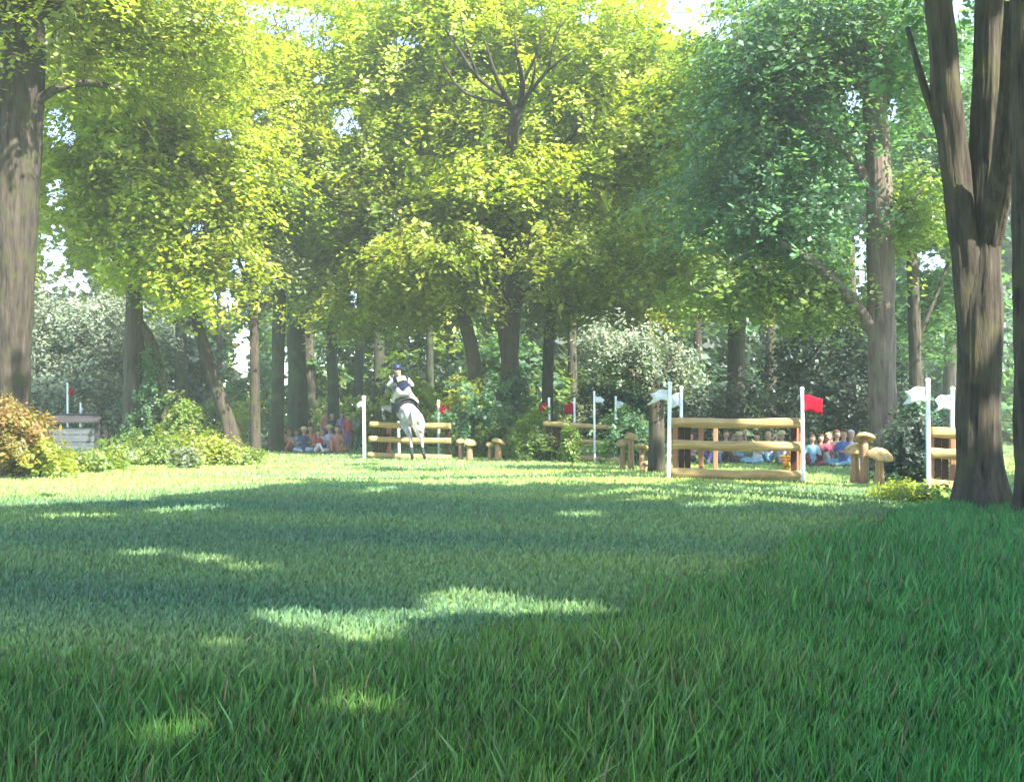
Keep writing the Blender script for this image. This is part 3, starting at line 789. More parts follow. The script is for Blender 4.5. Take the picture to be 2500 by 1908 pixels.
shrub('ochre_bush', 'ochre and yellow green bush at the foot of the thick trunk', [(40, 940, 20.0, 70, 52, 0.7, 80), (95, 975, 20.2, 45, 28, 0.6, 32, 'lime'), (15, 905, 20.1, 45, 40, 0.5, 30)], 'ochre')
shrub('bramble', 'low lime bramble in front of the table fence', [(205, 992, 22.5, 80, 16, 0.7, 40), (150, 1002, 22, 60, 12, 0.6, 24, 'lime')], 'green')
shrub('bramble', 'sunny bramble heap round the forked trunk', [(345, 965, 25.8, 90, 32, 1.0, 80), (260, 985, 25.5, 60, 20, 0.8, 30, 'lime'), (392, 915, 27.2, 36, 60, 0.6, 60, 'green')], 'green')
shrub('bramble', 'green bramble under the leaning trunk', [(440, 965, 26.0, 90, 34, 0.9, 70, 'lime'), (520, 985, 26.5, 60, 22, 0.7, 34)], 'green')
shrub('trunk_ivy', 'dark ivy climbing between the two stems of the forked tree', [(322, 850, 27.6, 24, 100, 0.35, 80), (300, 930, 27.5, 30, 50, 0.4, 40)], 'deep', size=0.08, rad=(0.12, 0.28))
shrub('fern', 'pale fronded plant by the path under the leaning trunk', [(392, 985, 24.0, 34, 22, 0.3, 18, 'sage')], 'sage', cat='plant', size=0.09, per=24)
shrub('laurel_bush', 'rounded green bush between the ridden fence and the bright tree', [(1030, 900, 31.2, 62, 70, 1.0, 140, 'teal'), (1010, 860, 31.4, 45, 40, 0.9, 40, 'lime'), (1070, 950, 30.6, 60, 45, 0.8, 60, 'green')], 'green', size=0.1)
shrub('ivy_bush', 'upright ivy clump at the start of the middle fence', [(1150, 940, 28.0, 36, 62, 0.6, 70), (1115, 960, 29.6, 30, 40, 0.6, 40)], 'green', size=0.09)
shrub('ivy_mound', 'tall ivy mound wrapping the foot of the tall bright tree', [(1102, 890, 32.2, 42, 80, 0.7, 110, 'deep'), (1080, 940, 32.0, 42, 36, 0.6, 50)], 'green', size=0.09)
shrub('ivy_bush', 'narrow ivy clump in front of the middle fence rails', [(1222, 958, 26.6, 20, 42, 0.35, 34)], 'green', size=0.08, rad=(0.1, 0.25))
shrub('wild_bush', 'yellow green bush lit behind the red flag and the horse', [(900, 880, 38.0, 90, 60, 1.5, 120, 'yellow'), (820, 910, 37.0, 50, 40, 1.0, 50, 'green')], 'lime', size=0.12)
shrub('wild_bush', 'tangled olive bush behind the lit carved mushrooms', [(1360, 930, 24.6, 52, 48, 0.7, 70, 'deep')], 'deep', size=0.08)
shrub('scrub_bush', 'grey brown twiggy scrub between the mushrooms and the last fence', [(1955, 970, 19.8, 60, 70, 0.7, 90), (1985, 910, 20.4, 45, 60, 0.6, 50, 'deep')], 'dark', size=0.07, mat=M['leaf_dull'], stems=16)
shrub('nettle_patch', 'bright leafy nettles at the foot of the massive trunk', [(1950, 1075, 14.6, 70, 34, 0.6, 60, 'lime'), (2010, 1090, 13.8, 40, 30, 0.4, 34, 'green')], 'green', cat='plant', size=0.06, rad=(0.1, 0.25))

# ------------------------------------------------------------------ timber fences
def log_between(a, b, r, name, parent, mat=None):
    bm = bmesh.new()
    n = 9
    pts = []
    for i in range(n):
        t = i / (n - 1)
        p = Vector(a).lerp(Vector(b), t)
        p.z += 0.008 * math.sin(t * 7 + r * 90)
        pts.append((p, r * (1.0 + 0.05 * math.sin(t * 9 + a[2] * 5))))
    rg = tube(bm, pts, 22, rough=0.045, cap=True)
    o = bm_obj(name, bm, [mat or M['log'], M['log_end']], parent, True)
    # end caps of pale sawn wood
    me = o.data
    for p in me.polygons:
        if len(p.vertices) > 4:
            p.material_index = 1; p.use_smooth = False
    return o

def box(bm, c, d, rot=None, bev=0.006):
    r = bmesh.ops.create_cube(bm, size=1)
    vs = r['verts']
    for v in vs:
        v.co = Vector((v.co.x * d[0], v.co.y * d[1], v.co.z * d[2]))
    if bev:
        es = list({e for v in vs for e in v.link_edges})
        rb = bmesh.ops.bevel(bm, geom=es, offset=bev, segments=1, affect='EDGES')
        vs = list({v for f in rb['faces'] for v in f.verts} | {v for v in vs if v.is_valid})
    for v in vs:
        q = v.co.copy()
        if rot is not None:
            q = rot @ q
        v.co = q + Vector(c)

def log_fence(label, origin, rz, width, depth, rails, group='log fences along the course', top=1.08, r=0.085, warm=False):
    """local x along the rails, y away from the viewer"""
    root = empty('log_fence', origin, rz, label, 'fence', group)
    for (x0, x1, z0, z1) in rails:
        log_between((x0, 0, z0), (x1, 0, z1), r, 'rail', root)
    pm = M['post_red'] if warm else M['board_dark']
    dep0 = r + 0.04
    if warm:
        posts = [(0.50, 0.55, 0.085), (0.74, depth, 0.085), (width - 0.06, dep0 + 0.02, 0.10), (width - 0.1, depth, 0.09), (0.06, dep0 + 0.04, 0.09)]
        boards = [(0.17, dep0), (0.285, dep0 + 0.002), (width - 0.2, dep0)]
    else:
        posts = [(0.12, dep0 + 0.03, 0.13), (width - 0.2, dep0 + 0.03, 0.13), (0.3, depth, 0.12), (width - 0.1, depth, 0.12)]
        boards = [(0.28, dep0), (0.40, dep0 + 0.002)]
    for (sx, yy, w) in posts:
        bm = bmesh.new()
        box(bm, (sx, yy, top / 2 - 0.10), (w, w, top), bev=0.01)
        bm_obj('side_post', bm, pm, root)
    for (sx, yy) in boards:
        bm = bmesh.new()
        box(bm, (sx, yy, top / 2 - 0.10), (0.105, 0.03, top - 0.03), bev=0.005)
        bm_obj('side_board', bm, M['board_dark'], root)
    bm = bmesh.new()
    box(bm, (width / 2 + 0.1, depth + 0.12, 0.05), (width - 0.5, 0.1, 0.1)); bm_obj('ground_board', bm, M['board_dark'], root)
    return root

def flag_pole(label, px, Y, h, flag, fdir, group='flag poles beside the fences', fw=0.36, fh=0.27, base_z=None, lean=0.0, swallow=False, r=0.026):
    x = (px - CX) / F * Y
    z = float(gz(x, Y)) if base_z is None else base_z
    lean += random.uniform(-0.025, 0.025)
    root = empty('flag_pole', (x, Y, z), 0, label, 'flag pole', group)
    bm = bmesh.new()
    tube(bm, [(Vector((0, 0, -0.05)), r), (Vector((lean * 0.5, 0, h * 0.5)), r), (Vector((lean, 0, h)), r * 0.92)], 12, rough=0.0)
    bmesh.ops.create_uvsphere(bm, u_segments=10, v_segments=6, radius=r * 1.25, matrix=Matrix.Translation((lean, 0, h + 0.01)))
    bm_obj('pole', bm, M['white'], root, True)
    # flag: thin cloth panel with ripples
    nx, nz = 12, 6
    bm = bmesh.new()
    grid = [[[None] * (nz + 1) for _ in range(nx + 1)] for _ in range(2)]
    for s in range(2):
        for i in range(nx + 1):
            for j in range(nz + 1):
                u = i / nx; v = j / nz
                uu = u
                if swallow and u > 0.7:
                    uu = 0.7 + (u - 0.7) * (0.25 + 1.5 * abs(v - 0.5))
                xx = lean * 0.95 + fdir * (r + fw * uu)
                zz = h - 0.09 - fh * v * (1 - 0.1 * u) - 0.09 * u * u + 0.014 * math.sin(u * 9 + px)
                yy = 0.05 * math.sin(u * 8 + v * 2.2 + px) * u + 0.018 * math.sin(v * 5 + u * 3) + (0.003 if s else -0.003)
                grid[s][i][j] = bm.verts.new((xx, yy, zz))
    for i in range(nx):
        for j in range(nz):
            a = grid[0]; b = grid[1]
            bm.faces.new((a[i][j], a[i + 1][j], a[i + 1][j + 1], a[i][j + 1]))
            bm.faces.new((b[i][j], b[i][j + 1], b[i + 1][j + 1], b[i + 1][j]))
    for i in range(nx):
        for j in (0, nz):
            bm.faces.new((grid[0][i][j], grid[1][i][j], grid[1][i + 1][j], grid[0][i + 1][j]))
    for j in range(nz):
        for i in (0, nx):
            bm.faces.new((grid[0][i][j], grid[0][i][j + 1], grid[1][i][j + 1], grid[1][i][j]))
    bmesh.ops.recalc_face_normals(bm, faces=bm.faces)
    bm_obj('flag', bm, M['flag_red' if flag == 'red' else 'flag_white'], root, True)
    return root

# lit fence (B)
def ground_pt(px, Y):
    x = (px - CX) / F * Y
    return Vector((x, Y, float(gz(x, Y))))
oB = ground_pt(1443, 18.7)
rB = -R(14)
log_fence('sunlit three rail log fence between two white flags and a red flag', oB, rB, 2.36, 1.05,
          [(0, 2.34, 1.03, 1.02), (0.02, 2.32, 0.63, 0.60), (-0.02, 2.33, 0.11, 0.09)], r=0.088, warm=True)
flag_pole('white flag pole standing in front of the lit log fence', 1437, 18.55, 1.73, 'white', -1, fw=0.33, fh=0.2, swallow=True, r=0.036)
flag_pole('second white flag pole just behind the lit log fence', 1464, 19.9, 1.7, 'white', -1, fw=0.24, fh=0.26, r=0.032)
flag_pole('large red flag on the white pole at the end of the lit fence', 1727, 18.0, 1.66, 'red', 1, fw=0.34, fh=0.3, lean=-0.03, r=0.032)
# last fence (C)
oC = ground_pt(1999, 17.3)
log_fence('last three rail log fence half hidden by the massive trunk', oC + Vector((0.03, 0.1, 0)), -R(10), 1.0, 0.6,
          [(0, 1.0, 0.98, 0.97), (0.0, 1.0, 0.63, 0.61), (-0.06, 1.0, 0.09, 0.085)], r=0.092, warm=True)
flag_pole('white swallowtail flag on the front pole of the last fence', 1996, 17.15, 1.84, 'white', -1, fw=0.36, fh=0.25, swallow=True, r=0.038)
flag_pole('white swallowtail flag on the rear pole of the last fence', 2045, 18.3, 1.78, 'white', -1, fw=0.3, fh=0.26, swallow=True, r=0.036)
# fence being jumped (A)
oA = ground_pt(795, 30.1)
log_fence('three rail log fence that the grey horse is jumping', oA, -R(8), 2.5, 1.0,
          [(0, 2.42, 1.03, 0.98), (-0.02, 2.42, 0.6, 0.55), (-0.05, 2.45, 0.13, 0.06)], r=0.085)
flag_pole('white flag pole before the ridden fence by the standing spectators', 783, 29.7, 1.8, 'white', -1, fw=0.15, fh=0.16, r=0.05)
flag_pole('low white marker pole seen through the rails of the ridden fence', 858, 31.6, 1.08, 'white', 1, fw=0.03, fh=0.08, r=0.04)
flag_pole('red flag pole at the far end of the ridden fence', 944, 31.3, 1.72, 'red', 1, fw=0.34, fh=0.3, r=0.04)
# middle fence (M)
oM = ground_pt(1168, 27.6)
log_fence('shaded log fence between the ivy clumps in the middle', oM, -R(9), 2.5, 0.9,
          [(0, 2.1, 1.04, 0.94), (0.85, 2.4, 0.56, 0.50), (0.85, 2.3, 0.12, 0.06)], r=0.07)
flag_pole('red flag above the outer end of the middle fence', 1181, 28.6, 1.72, 'red', -1, fw=0.25, fh=0.3, r=0.035, lean=-0.02)
flag_pole('red flag above the middle fence beside the narrow ivy clump', 1236, 28.5, 1.72, 'red', -1, fw=0.25, fh=0.3, r=0.032)
flag_pole('white flag pole in front of the middle fence rails', 1278, 27.0, 1.86, 'white', 1, fw=0.24, fh=0.17, swallow=True, r=0.03)
flag_pole('white flag pole behind the middle fence near the hawthorn', 1322, 28.4, 1.76, 'white', 1, fw=0.24, fh=0.2, swallow=True, r=0.03)

# table fence at the left
def table_fence():
    o = ground_pt(150, 27.0)
    root = empty('table_fence', o, R(4), 'grey wooden table shaped fence behind the lime bramble', 'fence')
    for k in range(5):
        bm = bmesh.new()
        box(bm, (-0.02 - 0.03 * (k % 2), 0.1 + k * 0.2, 1.10 + 0.045 * k), (1.5 - 0.1 * k, 0.185, 0.055), Matrix.Rotation(R(8), 3, 'X'))
        bm_obj('top_plank', bm, M['grey_wood'], root)
    for k in range(4):
        bm = bmesh.new()
        box(bm, (0, 0.15, 0.25 + k * 0.2), (1.2, 0.04, 0.185)); bm_obj('front_board', bm, M['grey_board'], root)
    for sx in (-0.66, 0.66):
        for yy in (0.15, 0.85):
            bm = bmesh.new(); box(bm, (sx, yy, 0.5), (0.1, 0.1, 1.12)); bm_obj('leg', bm, M['grey_wood'], root)
    for k in range(3):
        for sx in (-0.63, 0.63):
            bm = bmesh.new()
            box(bm, (sx, 0.5, 0.25 + k * 0.2), (0.035, 0.58, 0.185)); bm_obj('side_board', bm, M['grey_board'], root)
table_fence()
flag_pole('small red flag on a thin pole above the table fence', 146, 28.4, 2.15, 'red', 1, fw=0.17, fh=0.2, r=0.028)
flag_pole('thin bare pale pole standing behind the table fence', 172, 28.6, 1.6, 'white', 1, fw=0.03, fh=0.08, r=0.03)

# ------------------------------------------------------------------ carved wooden mushrooms
def mushroom(label, px, Y, h, capr, stemr, lean=(0, 0), tilt=0.38):
    p = ground_pt(px, Y)
    root = empty('carved_mushroom', p, random.uniform(0, 6), label, 'mushroom carving', 'carved wooden mushrooms by the fences')
    top = Vector((lean[0], lean[1], h - capr * 0.55))
    bm = bmesh.new()
    tube(bm, [(Vector((0, 0, -0.05)), stemr * 1.25), (top * 0.5, stemr), (top, stemr * 0.85)], 12, rough=0.05)
    s = bm_obj('stalk', bm, M['carved_stem'], root, True)
    bm = bmesh.new()
    prof = [(0.0, 0.62), (0.3, 0.6), (0.6, 0.5), (0.85, 0.32), (1.0, 0.08), (0.97, -0.04), (0.75, -0.03), (0.3, 0.02), (0.0, 0.02)]
    ang = 18
    rings = []
    rot = Matrix.Rotation(tilt, 3, 'X')
    for (rr, zz) in prof:
        ring = []
        for k in range(ang):
            a = 2 * math.pi * k / ang
            wob = 1 + 0.06 * math.sin(3 * a + px) + 0.04 * math.sin(5 * a)
            ring.append(bm.verts.new(rot @ Vector((math.cos(a) * rr * capr * wob + (0 if rr else 0), math.sin(a) * rr * capr * wob, zz * capr)) + top))
        rings.append(ring)
    for i in range(len(rings) - 1):
        for k in range(ang):
            bm.faces.new((rings[i][k], rings[i][(k + 1) % ang], rings[i + 1][(k + 1) % ang], rings[i + 1][k]))
    bmesh.ops.remove_doubles(bm, verts=bm.verts, dist=0.0005)
    bmesh.ops.recalc_face_normals(bm, faces=bm.faces)
    bm_obj('cap', bm, M['carved'], root, True)
for a in [
    ('smaller carved mushroom next to the rounded green bush', 990, 28.9, 0.62, 0.13, 0.06),
    ('bigger carved mushroom next to the rounded green bush', 1009, 28.7, 0.6, 0.19, 0.09),
    ('smaller carved mushroom under the bright tree trunk', 1053, 28.2, 0.52, 0.13, 0.06),
    ('bigger carved mushroom under the bright tree trunk', 1071, 28.0, 0.62, 0.20, 0.09),
    ('low carved mushroom facing the middle fence rails', 1338, 22.2, 0.66, 0.15, 0.05),
    ('tallest carved mushroom beside the hawthorn trunk', 1356, 22.0, 0.80, 0.16, 0.06),
    ('carved mushroom leaning towards the hawthorn trunk', 1380, 21.7, 0.58, 0.17, 0.06),
    ('short pale carved mushroom at the hawthorn foot', 1388, 21.4, 0.22, 0.09, 0.04),
    ('lowest carved mushroom beside the seated crowd at the yew', 1838, 18.6, 0.72, 0.19, 0.08),
    ('tallest carved mushroom before the smooth brown trunk', 1858, 18.4, 0.93, 0.18, 0.07),
    ('broad carved mushroom before the grey brown scrub', 1890, 18.1, 0.66, 0.23, 0.08)]:
    mushroom(*a)

# ------------------------------------------------------------------ bodies
def body_mesh(name, segs, voxel, smooth_it=4, extra=()):
    """segs: (p0, p1, r0, r1, tag[, zscale]) tapered rounded limbs, fused into one skin"""
    bm = bmesh.new()
    for s in list(segs) + list(extra):
        p0, p1, r0, r1 = Vector(s[0]), Vector(s[1]), s[2], s[3]
        zs = s[5] if len(s) > 5 else 1.0
        L = (p1 - p0).length
        n = max(2, int(L / (0.3 * min(r0, r1))) + 1)
        n = min(n, 26)
        for i in range(n):
            t = i / (n - 1)
            r = r0 * (1 - t) + r1 * t
            c = p0.lerp(p1, t)
            mt = Matrix.Translation(c) @ Matrix.Diagonal((r, r, r * zs, 1))
            bmesh.ops.create_icosphere(bm, subdivisions=2, radius=1.0, matrix=mt)
    me = bpy.data.meshes.new(name + '_tmp'); bm.to_mesh(me); bm.free()
    o = bpy.data.objects.new('tmp', me); C.objects.link(o)
    m = o.modifiers.new('r', 'REMESH'); m.mode = 'VOXEL'; m.voxel_size = voxel; m.use_smooth_shade = True
    m2 = o.modifiers.new('s', 'SMOOTH'); m2.iterations = smooth_it; m2.factor = 0.5
    dg = bpy.context.evaluated_depsgraph_get()
    out = bpy.data.meshes.new_from_object(o.evaluated_get(dg))
    out.name = name
    bpy.data.objects.remove(o); bpy.data.meshes.remove(me)
    # material zones by nearest limb
    n = len(out.polygons)
    cen = np.empty(n * 3); out.polygons.foreach_get('center', cen); cen = cen.reshape(-1, 3)
    best = np.full(n, 1e9); idx = np.zeros(n, np.int32)
    for s in segs:
        a = np.array(s[0]); b = np.array(s[1]); ab = b - a
        t = np.clip(((cen - a) @ ab) / (ab @ ab + 1e-9), 0, 1)
        d = np.linalg.norm(cen - a - t[:, None] * ab, axis=1) - (s[2] * (1 - t) + s[3] * t)
        k = d < best
        best = np.where(k, d, best); idx = np.where(k, s[4], idx)
    out.materials.clear()
    out.polygons.foreach_set('material_index', idx)
    return out

def skin_mats(o, mats):
    while len(o.data.materials) < len(mats):
        o.data.materials.append(mats[len(o.data.materials)])
    for i, m in enumerate(mats):
        o.material_slots[i].link = 'OBJECT'
        o.material_slots[i].material = m

def put(name, me, mats, parent=None):
    o = bpy.data.objects.new(name, me)
    link(o, parent)
    me.polygons.foreach_set('use_smooth', np.ones(len(me.polygons), bool))
    skin_mats(o, mats)
    return o

# grey horse
M['horse'] = noise_mat('dappled grey coat', (0.2, 0.19, 0.215), (0.38, 0.365, 0.39), 6, (1, 1, 1), 0.6, 0.1, (0.11, 0.1, 0.12), detail=4)
M['hoof'] = noise_mat('hoof', (0.12, 0.11, 0.1), (0.25, 0.23, 0.2), 12, (1, 1, 1), 0.5, 0.1)
M['boot_black'] = noise_mat('black leg guard', (0.012, 0.014, 0.02), (0.03, 0.034, 0.045), 10, (1, 1, 1), 0.5, 0.1)
M['leather'] = noise_mat('black saddle leather', (0.012, 0.01, 0.011), (0.035, 0.03, 0.03), 10, (1, 1, 1), 0.4, 0.1)
M['muzzle'] = noise_mat('dark grey muzzle', (0.15, 0.14, 0.15), (0.3, 0.28, 0.29), 10, (1, 1, 1), 0.6, 0.1)
M['mane'] = noise_mat('pale mane and tail hair', (0.13, 0.12, 0.12), (0.34, 0.31, 0.29), 16, (4, 4, 0.6), 0.7, 0.4)
hx, hy = -2.62, 28.7
horse = empty('horse', (hx, hy, float(gz(hx, hy))), 0, 'dappled grey horse leaping the log fence with its hind feet on the grass', 'horse')
hs = [
    ((-.20, .10, 1.20), (-.30, .40, 1.27), .255, .245, 0, 1.02), ((-.30, .40, 1.27), (-.40, .72, 1.34), .245, .285, 0, 1.05),
    ((-.40, .72, 1.34), (-.52, 1.02, 1.47), .285, .25, 0, 1.12), ((-.52, 1.02, 1.47), (-.62, 1.25, 1.52), .24, .20, 0, 1.15),
    ((-.56, 1.12, 1.6), (-.72, 1.38, 1.9), .19, .145, 0), ((-.72, 1.38, 1.9), (-.86, 1.6, 2.16), .145, .10, 0),
    ((-.86, 1.6, 2.18), (-.97, 1.76, 2.08), .10, .088, 0), ((-.97, 1.76, 2.08), (-1.08, 1.95, 1.90), .08, .055, 0), ((-1.08, 1.95, 1.90), (-1.10, 1.99, 1.86), .056, .05, 3),
    ((-.84, 1.58, 2.27), (-.85, 1.6, 2.36), .028, .012, 0), ((-.95, 1.6, 2.27), (-.97, 1.62, 2.35), .028, .012, 0),
    # hind near leg
    ((-.33, .12, 1.16), (-.36, .18, .98), .185, .15, 0), ((-.36, .18, .98), (-.28, .0, .78), .14, .09, 0), ((-.28, .0, .78), (-.20, -.13, .63), .085, .062, 0),
    ((-.20, -.14, .64), (-.17, -.17, .38), .056, .042, 0), ((-.17, -.17, .36), (-.155, -.2, .17), .047, .05, 2), ((-.155, -.2, .17), (-.145, -.14, .09), .045, .045, 2), ((-.145, -.13, .08), (-.14, -.1, .045), .05, .058, 1),
    # hind off leg
    ((-.06, .08, 1.14), (.03, .17, .98), .185, .15, 0), ((.03, .17, .98), (.06, .0, .78), .14, .09, 0), ((.06, .0, .78), (.08, -.13, .63), .085, .062, 0),
    ((.08, -.14, .64), (.12, -.17, .38), .056, .042, 0), ((.12, -.17, .36), (.155, -.2, .18), .047, .05, 2), ((.155, -.2, .18), (.18, -.14, .10), .045, .045, 2), ((.18, -.13, .09), (.2, -.09, .045), .05, .058, 1),
    # fore near leg, folded
    ((-.68, 1.12, 1.5), (-.78, 1.15, 1.36), .15, .115, 0), ((-.78, 1.15, 1.36), (-1.10, 1.36, 1.46), .10, .062, 0), ((-1.10, 1.36, 1.46), (-1.11, 1.28, 1.34), .058, .042, 0),
    ((-1.11, 1.27, 1.33), (-1.08, 1.18, 1.22), .045, .045, 2), ((-1.08, 1.17, 1.21), (-1.04, 1.12, 1.12), .045, .05, 1),
    # fore off leg, folded
    ((-.48, 1.2, 1.48), (-.42, 1.28, 1.34), .14, .11, 0), ((-.42, 1.28, 1.34), (-.56, 1.6, 1.44), .09, .06, 0), ((-.56, 1.6, 1.44), (-.54, 1.54, 1.26), .055, .04, 2), ((-.54, 1.54, 1.26), (-.52, 1.46, 1.2), .045, .048, 1),
]
hb = put('body', body_mesh('horse_body', hs, 0.017, 5), [M['horse'], M['hoof'], M['boot_black'], M['muzzle']], horse)
def hair(name, strands, parent, mat):
    bm = bmesh.new()
    for st in strands:
        tube(bm, st, 6, rough=0.0)
    return bm_obj(name, bm, mat, parent, True)
st = []
for k in range(34):
    ox, oy = random.uniform(-.035, .035), random.uniform(-.03, .03)
    end = random.uniform(-.03, .24)
    zz = random.uniform(.55, .85)
    st.append([(Vector((-.16 + ox * .4, -.12 + oy * .3, 1.34)), .016), (Vector((-.12 + ox, -.24 + oy, 1.22)), .02), (Vector((-.08 + ox * 1.4, -.29 + oy, 1.0)), .016),
               (Vector((-.04 + end * .4 + ox, -.3 + oy, .82)), .011), (Vector((end, -.31 + oy, zz)), .003)])
hair('tail', st, horse, M['mane'])
st = []
for k in range(26):
    t = k / 25
    p = Vector((-.60, 1.10, 1.80)).lerp(Vector((-.86, 1.52, 2.27)), t)
    st.append([(p, .018), (p + Vector((.07, -.02, .0)), .014), (p + Vector((.12, .0, -.1 - random.uniform(0, .05))), .004)])
hair('mane', st, horse, M['mane'])
# saddle, cloth and girth
def patch(name, cen, axis, rx, rz, halfw, a0, a1, thick, mat, parent, fac=1.0):
    bm = bmesh.new()
    ax = Vector(axis).normalized(); sidev = Vector((0, 0, 1)).cross(ax).normalized() * -1
    upv = ax.cross(sidev) if ax.cross(sidev).z > 0 else sidev.cross(ax)
    n, mseg = 22, 6
    rows = []
    for s in (0, 1):
        rows.append([])
        for j in range(mseg + 1):
            t = (j / mseg - 0.5) * 2
            row = []
            for i in range(n + 1):
                a = a0 + (a1 - a0) * i / n
                rr = 1 + (thick if s else 0.0)
                flare_ = 1 + 0.0 * t
                p = Vector(cen) + ax * (t * halfw * (1 - 0.18 * abs(math.cos(a)) * (1 - fac))) + sidev * (math.sin(a) * rx * rr) + upv * (math.cos(a) * rz * rr + (0.05 * t * t if fac < 1 else 0))
                row.append(bm.verts.new(p))
            rows[-1].append(row)
    for s in (0, 1):
        for j in range(mseg):
            for i in range(n):
                bm.faces.new((rows[s][j][i], rows[s][j][i + 1], rows[s][j + 1][i + 1], rows[s][j + 1][i]))
    for j in range(mseg):
        for i in (0, n):
            bm.faces.new((rows[0][j][i], rows[1][j][i], rows[1][j + 1][i], rows[0][j + 1][i]))
    for i in range(n):
        for j in (0, mseg):
            bm.faces.new((rows[0][j][i], rows[0][j][i + 1], rows[1][j][i + 1], rows[1][j][i]))
    bmesh.ops.recalc_face_normals(bm, faces=bm.faces)
    return bm_obj(name, bm, mat, parent, True)
axh = (-.12, .32, .10)
patch('saddle_cloth', (-.405, .74, 1.35), axh, .292, .307, .24, -1.65, 1.65, .03, cloth('dark saddle cloth', (0.03, 0.028, 0.035)), horse)
sd = patch('saddle', (-.41, .76, 1.36), axh, .30, .318, .2, -1.1, 1.1, .09, M['leather'], horse, fac=0.5)
patch('girth', (-.46, .88, 1.41), axh, .285, .315, .05, -3.1, 3.1, .03, M['leather'], horse)
# bridle
hair('bridle', [[(Vector((-1.02, 1.86, 1.93)), .012), (Vector((-.93, 1.66, 2.05)), .012), (Vector((-.80, 1.60, 2.22)), .012)],
                [(Vector((-1.09, 1.83, 1.97)), .012), (Vector((-1.03, 1.66, 2.12)), .012), (Vector((-.93, 1.58, 2.26)), .012)]], horse, M['leather'])
hair('reins', [[(Vector((-1.06, 1.86, 1.92)), .009), (Vector((-.98, 1.62, 1.95)), .009), (Vector((-.85, 1.36, 2.0)), .009)],
               [(Vector((-1.02, 1.90, 1.92)), .009), (Vector((-.72, 1.66, 1.97)), .009), (Vector((-.57, 1.36, 2.0)), .009)]], horse, M['leather'])

# rider
M['skin'] = noise_mat('skin', (0.42, 0.24, 0.17), (0.52, 0.31, 0.22), 8, (1, 1, 1), 0.6, 0.05)
M['navy'] = cloth('navy body protector', (0.006, 0.011, 0.038))
M['breeches'] = cloth('white breeches', (0.46, 0.44, 0.44))
M['shirt_white'] = cloth('white sleeve', (0.5, 0.52, 0.57))
M['helmet'] = noise_mat('navy helmet silk', (0.008, 0.016, 0.06), (0.014, 0.028, 0.1), 6, (1, 1, 1), 0.4, 0.1)
M['cream'] = cloth('cream bib cloth', (0.55, 0.44, 0.2))
M['hair_brown'] = noise_mat('brown hair', (0.05, 0.028, 0.016), (0.12, 0.07, 0.04), 20, (3, 3, 0.5), 0.6, 0.3)
M['hair_fair'] = noise_mat('fair hair', (0.3, 0.2, 0.09), (0.45, 0.32, 0.17), 20, (3, 3, 0.5), 0.6, 0.3)
M['hair_grey'] = noise_mat('grey hair', (0.3, 0.3, 0.3), (0.5, 0.5, 0.5), 20, (3, 3, 0.5), 0.6, 0.3)
rider = empty('person', (hx, hy, float(gz(hx, hy))), 0, 'rider in navy body protector and white breeches crouched over the grey horse', 'person')
# 0 skin 1 navy 2 breeches 3 sleeve 4 boots 5 gloves
fing = []
for (h0, sgn) in ((Vector((-.86, 1.36, 2.0)), -1), (Vector((-.56, 1.36, 2.0)), 1)):
    for k in range(4):
        b0 = h0 + Vector((sgn * -.005, .03, .028 - .02 * k))
        b1 = b0 + Vector((-sgn * .03, .035 - .004 * k, -.004)); b2 = b1 + Vector((-sgn * .03, -.02, -.002))
        fing += [(b0, b1, .011, .010, 5), (b1, b2, .010, .009, 5)]
    t0 = h0 + Vector((-sgn * .01, .0, .035)); fing += [(t0, t0 + Vector((-sgn * .02, .045, .01)), .012, .010, 5)]
rs = [
    ((-.42, .70, 1.86), (-.53, .70, 1.86), .165, .165, 2), ((-.475, .70, 1.91), (-.50, .86, 2.02), .172, .16, 1), ((-.50, .86, 2.02), (-.57, 1.02, 2.17), .155, .165, 1),
    ((-.45, 1.04, 2.20), (-.70, 1.04, 2.22), .115, .115, 1), ((-.60, 1.08, 2.26), (-.67, 1.16, 2.37), .06, .055, 0), ((-.68, 1.18, 2.42), (-.70, 1.22, 2.48), .088, .098, 0), ((-.705, 1.27, 2.39), (-.71, 1.29, 2.40), .05, .04, 0), ((-.71, 1.315, 2.43), (-.71, 1.33, 2.42), .014, .012, 0),
    ((-.74, 1.03, 2.22), (-.93, 1.10, 2.06), .07, .052, 3), ((-.93, 1.10, 2.06), (-.86, 1.33, 2.0), .05, .032, 3), ((-.86, 1.34, 2.0), (-.86, 1.38, 2.0), .034, .036, 5),
    ((-.40, 1.02, 2.20), (-.27, 1.06, 2.05), .07, .055, 3), ((-.27, 1.06, 2.05), (-.56, 1.33, 2.0), .05, .032, 3), ((-.56, 1.34, 2.0), (-.56, 1.38, 2.0), .034, .036, 5),
    ((-.56, .72, 1.83), (-.78, 1.02, 1.60), .125, .085, 2), ((-.78, 1.02, 1.60), (-.77, .86, 1.30), .075, .052, 4), ((-.77, .86, 1.27), (-.79, 1.0, 1.20), .045, .04, 4), ((-.77, .86, 1.26), (-.77, .82, 1.22), .042, .04, 4),
    ((-.39, .72, 1.83), (-.16, 1.0, 1.58), .125, .085, 2), ((-.16, 1.0, 1.58), (-.12, .86, 1.30), .075, .052, 4), ((-.12, .86, 1.27), (-.11, 1.0, 1.20), .045, .04, 4), ((-.12, .86, 1.26), (-.12, .82, 1.22), .042, .04, 4),
] + fing
put('body', body_mesh('rider_body', rs, 0.0125, 3), [M['skin'], M['navy'], M['breeches'], M['shirt_white'], M['leather'], M['leather']], rider)
bm = bmesh.new()
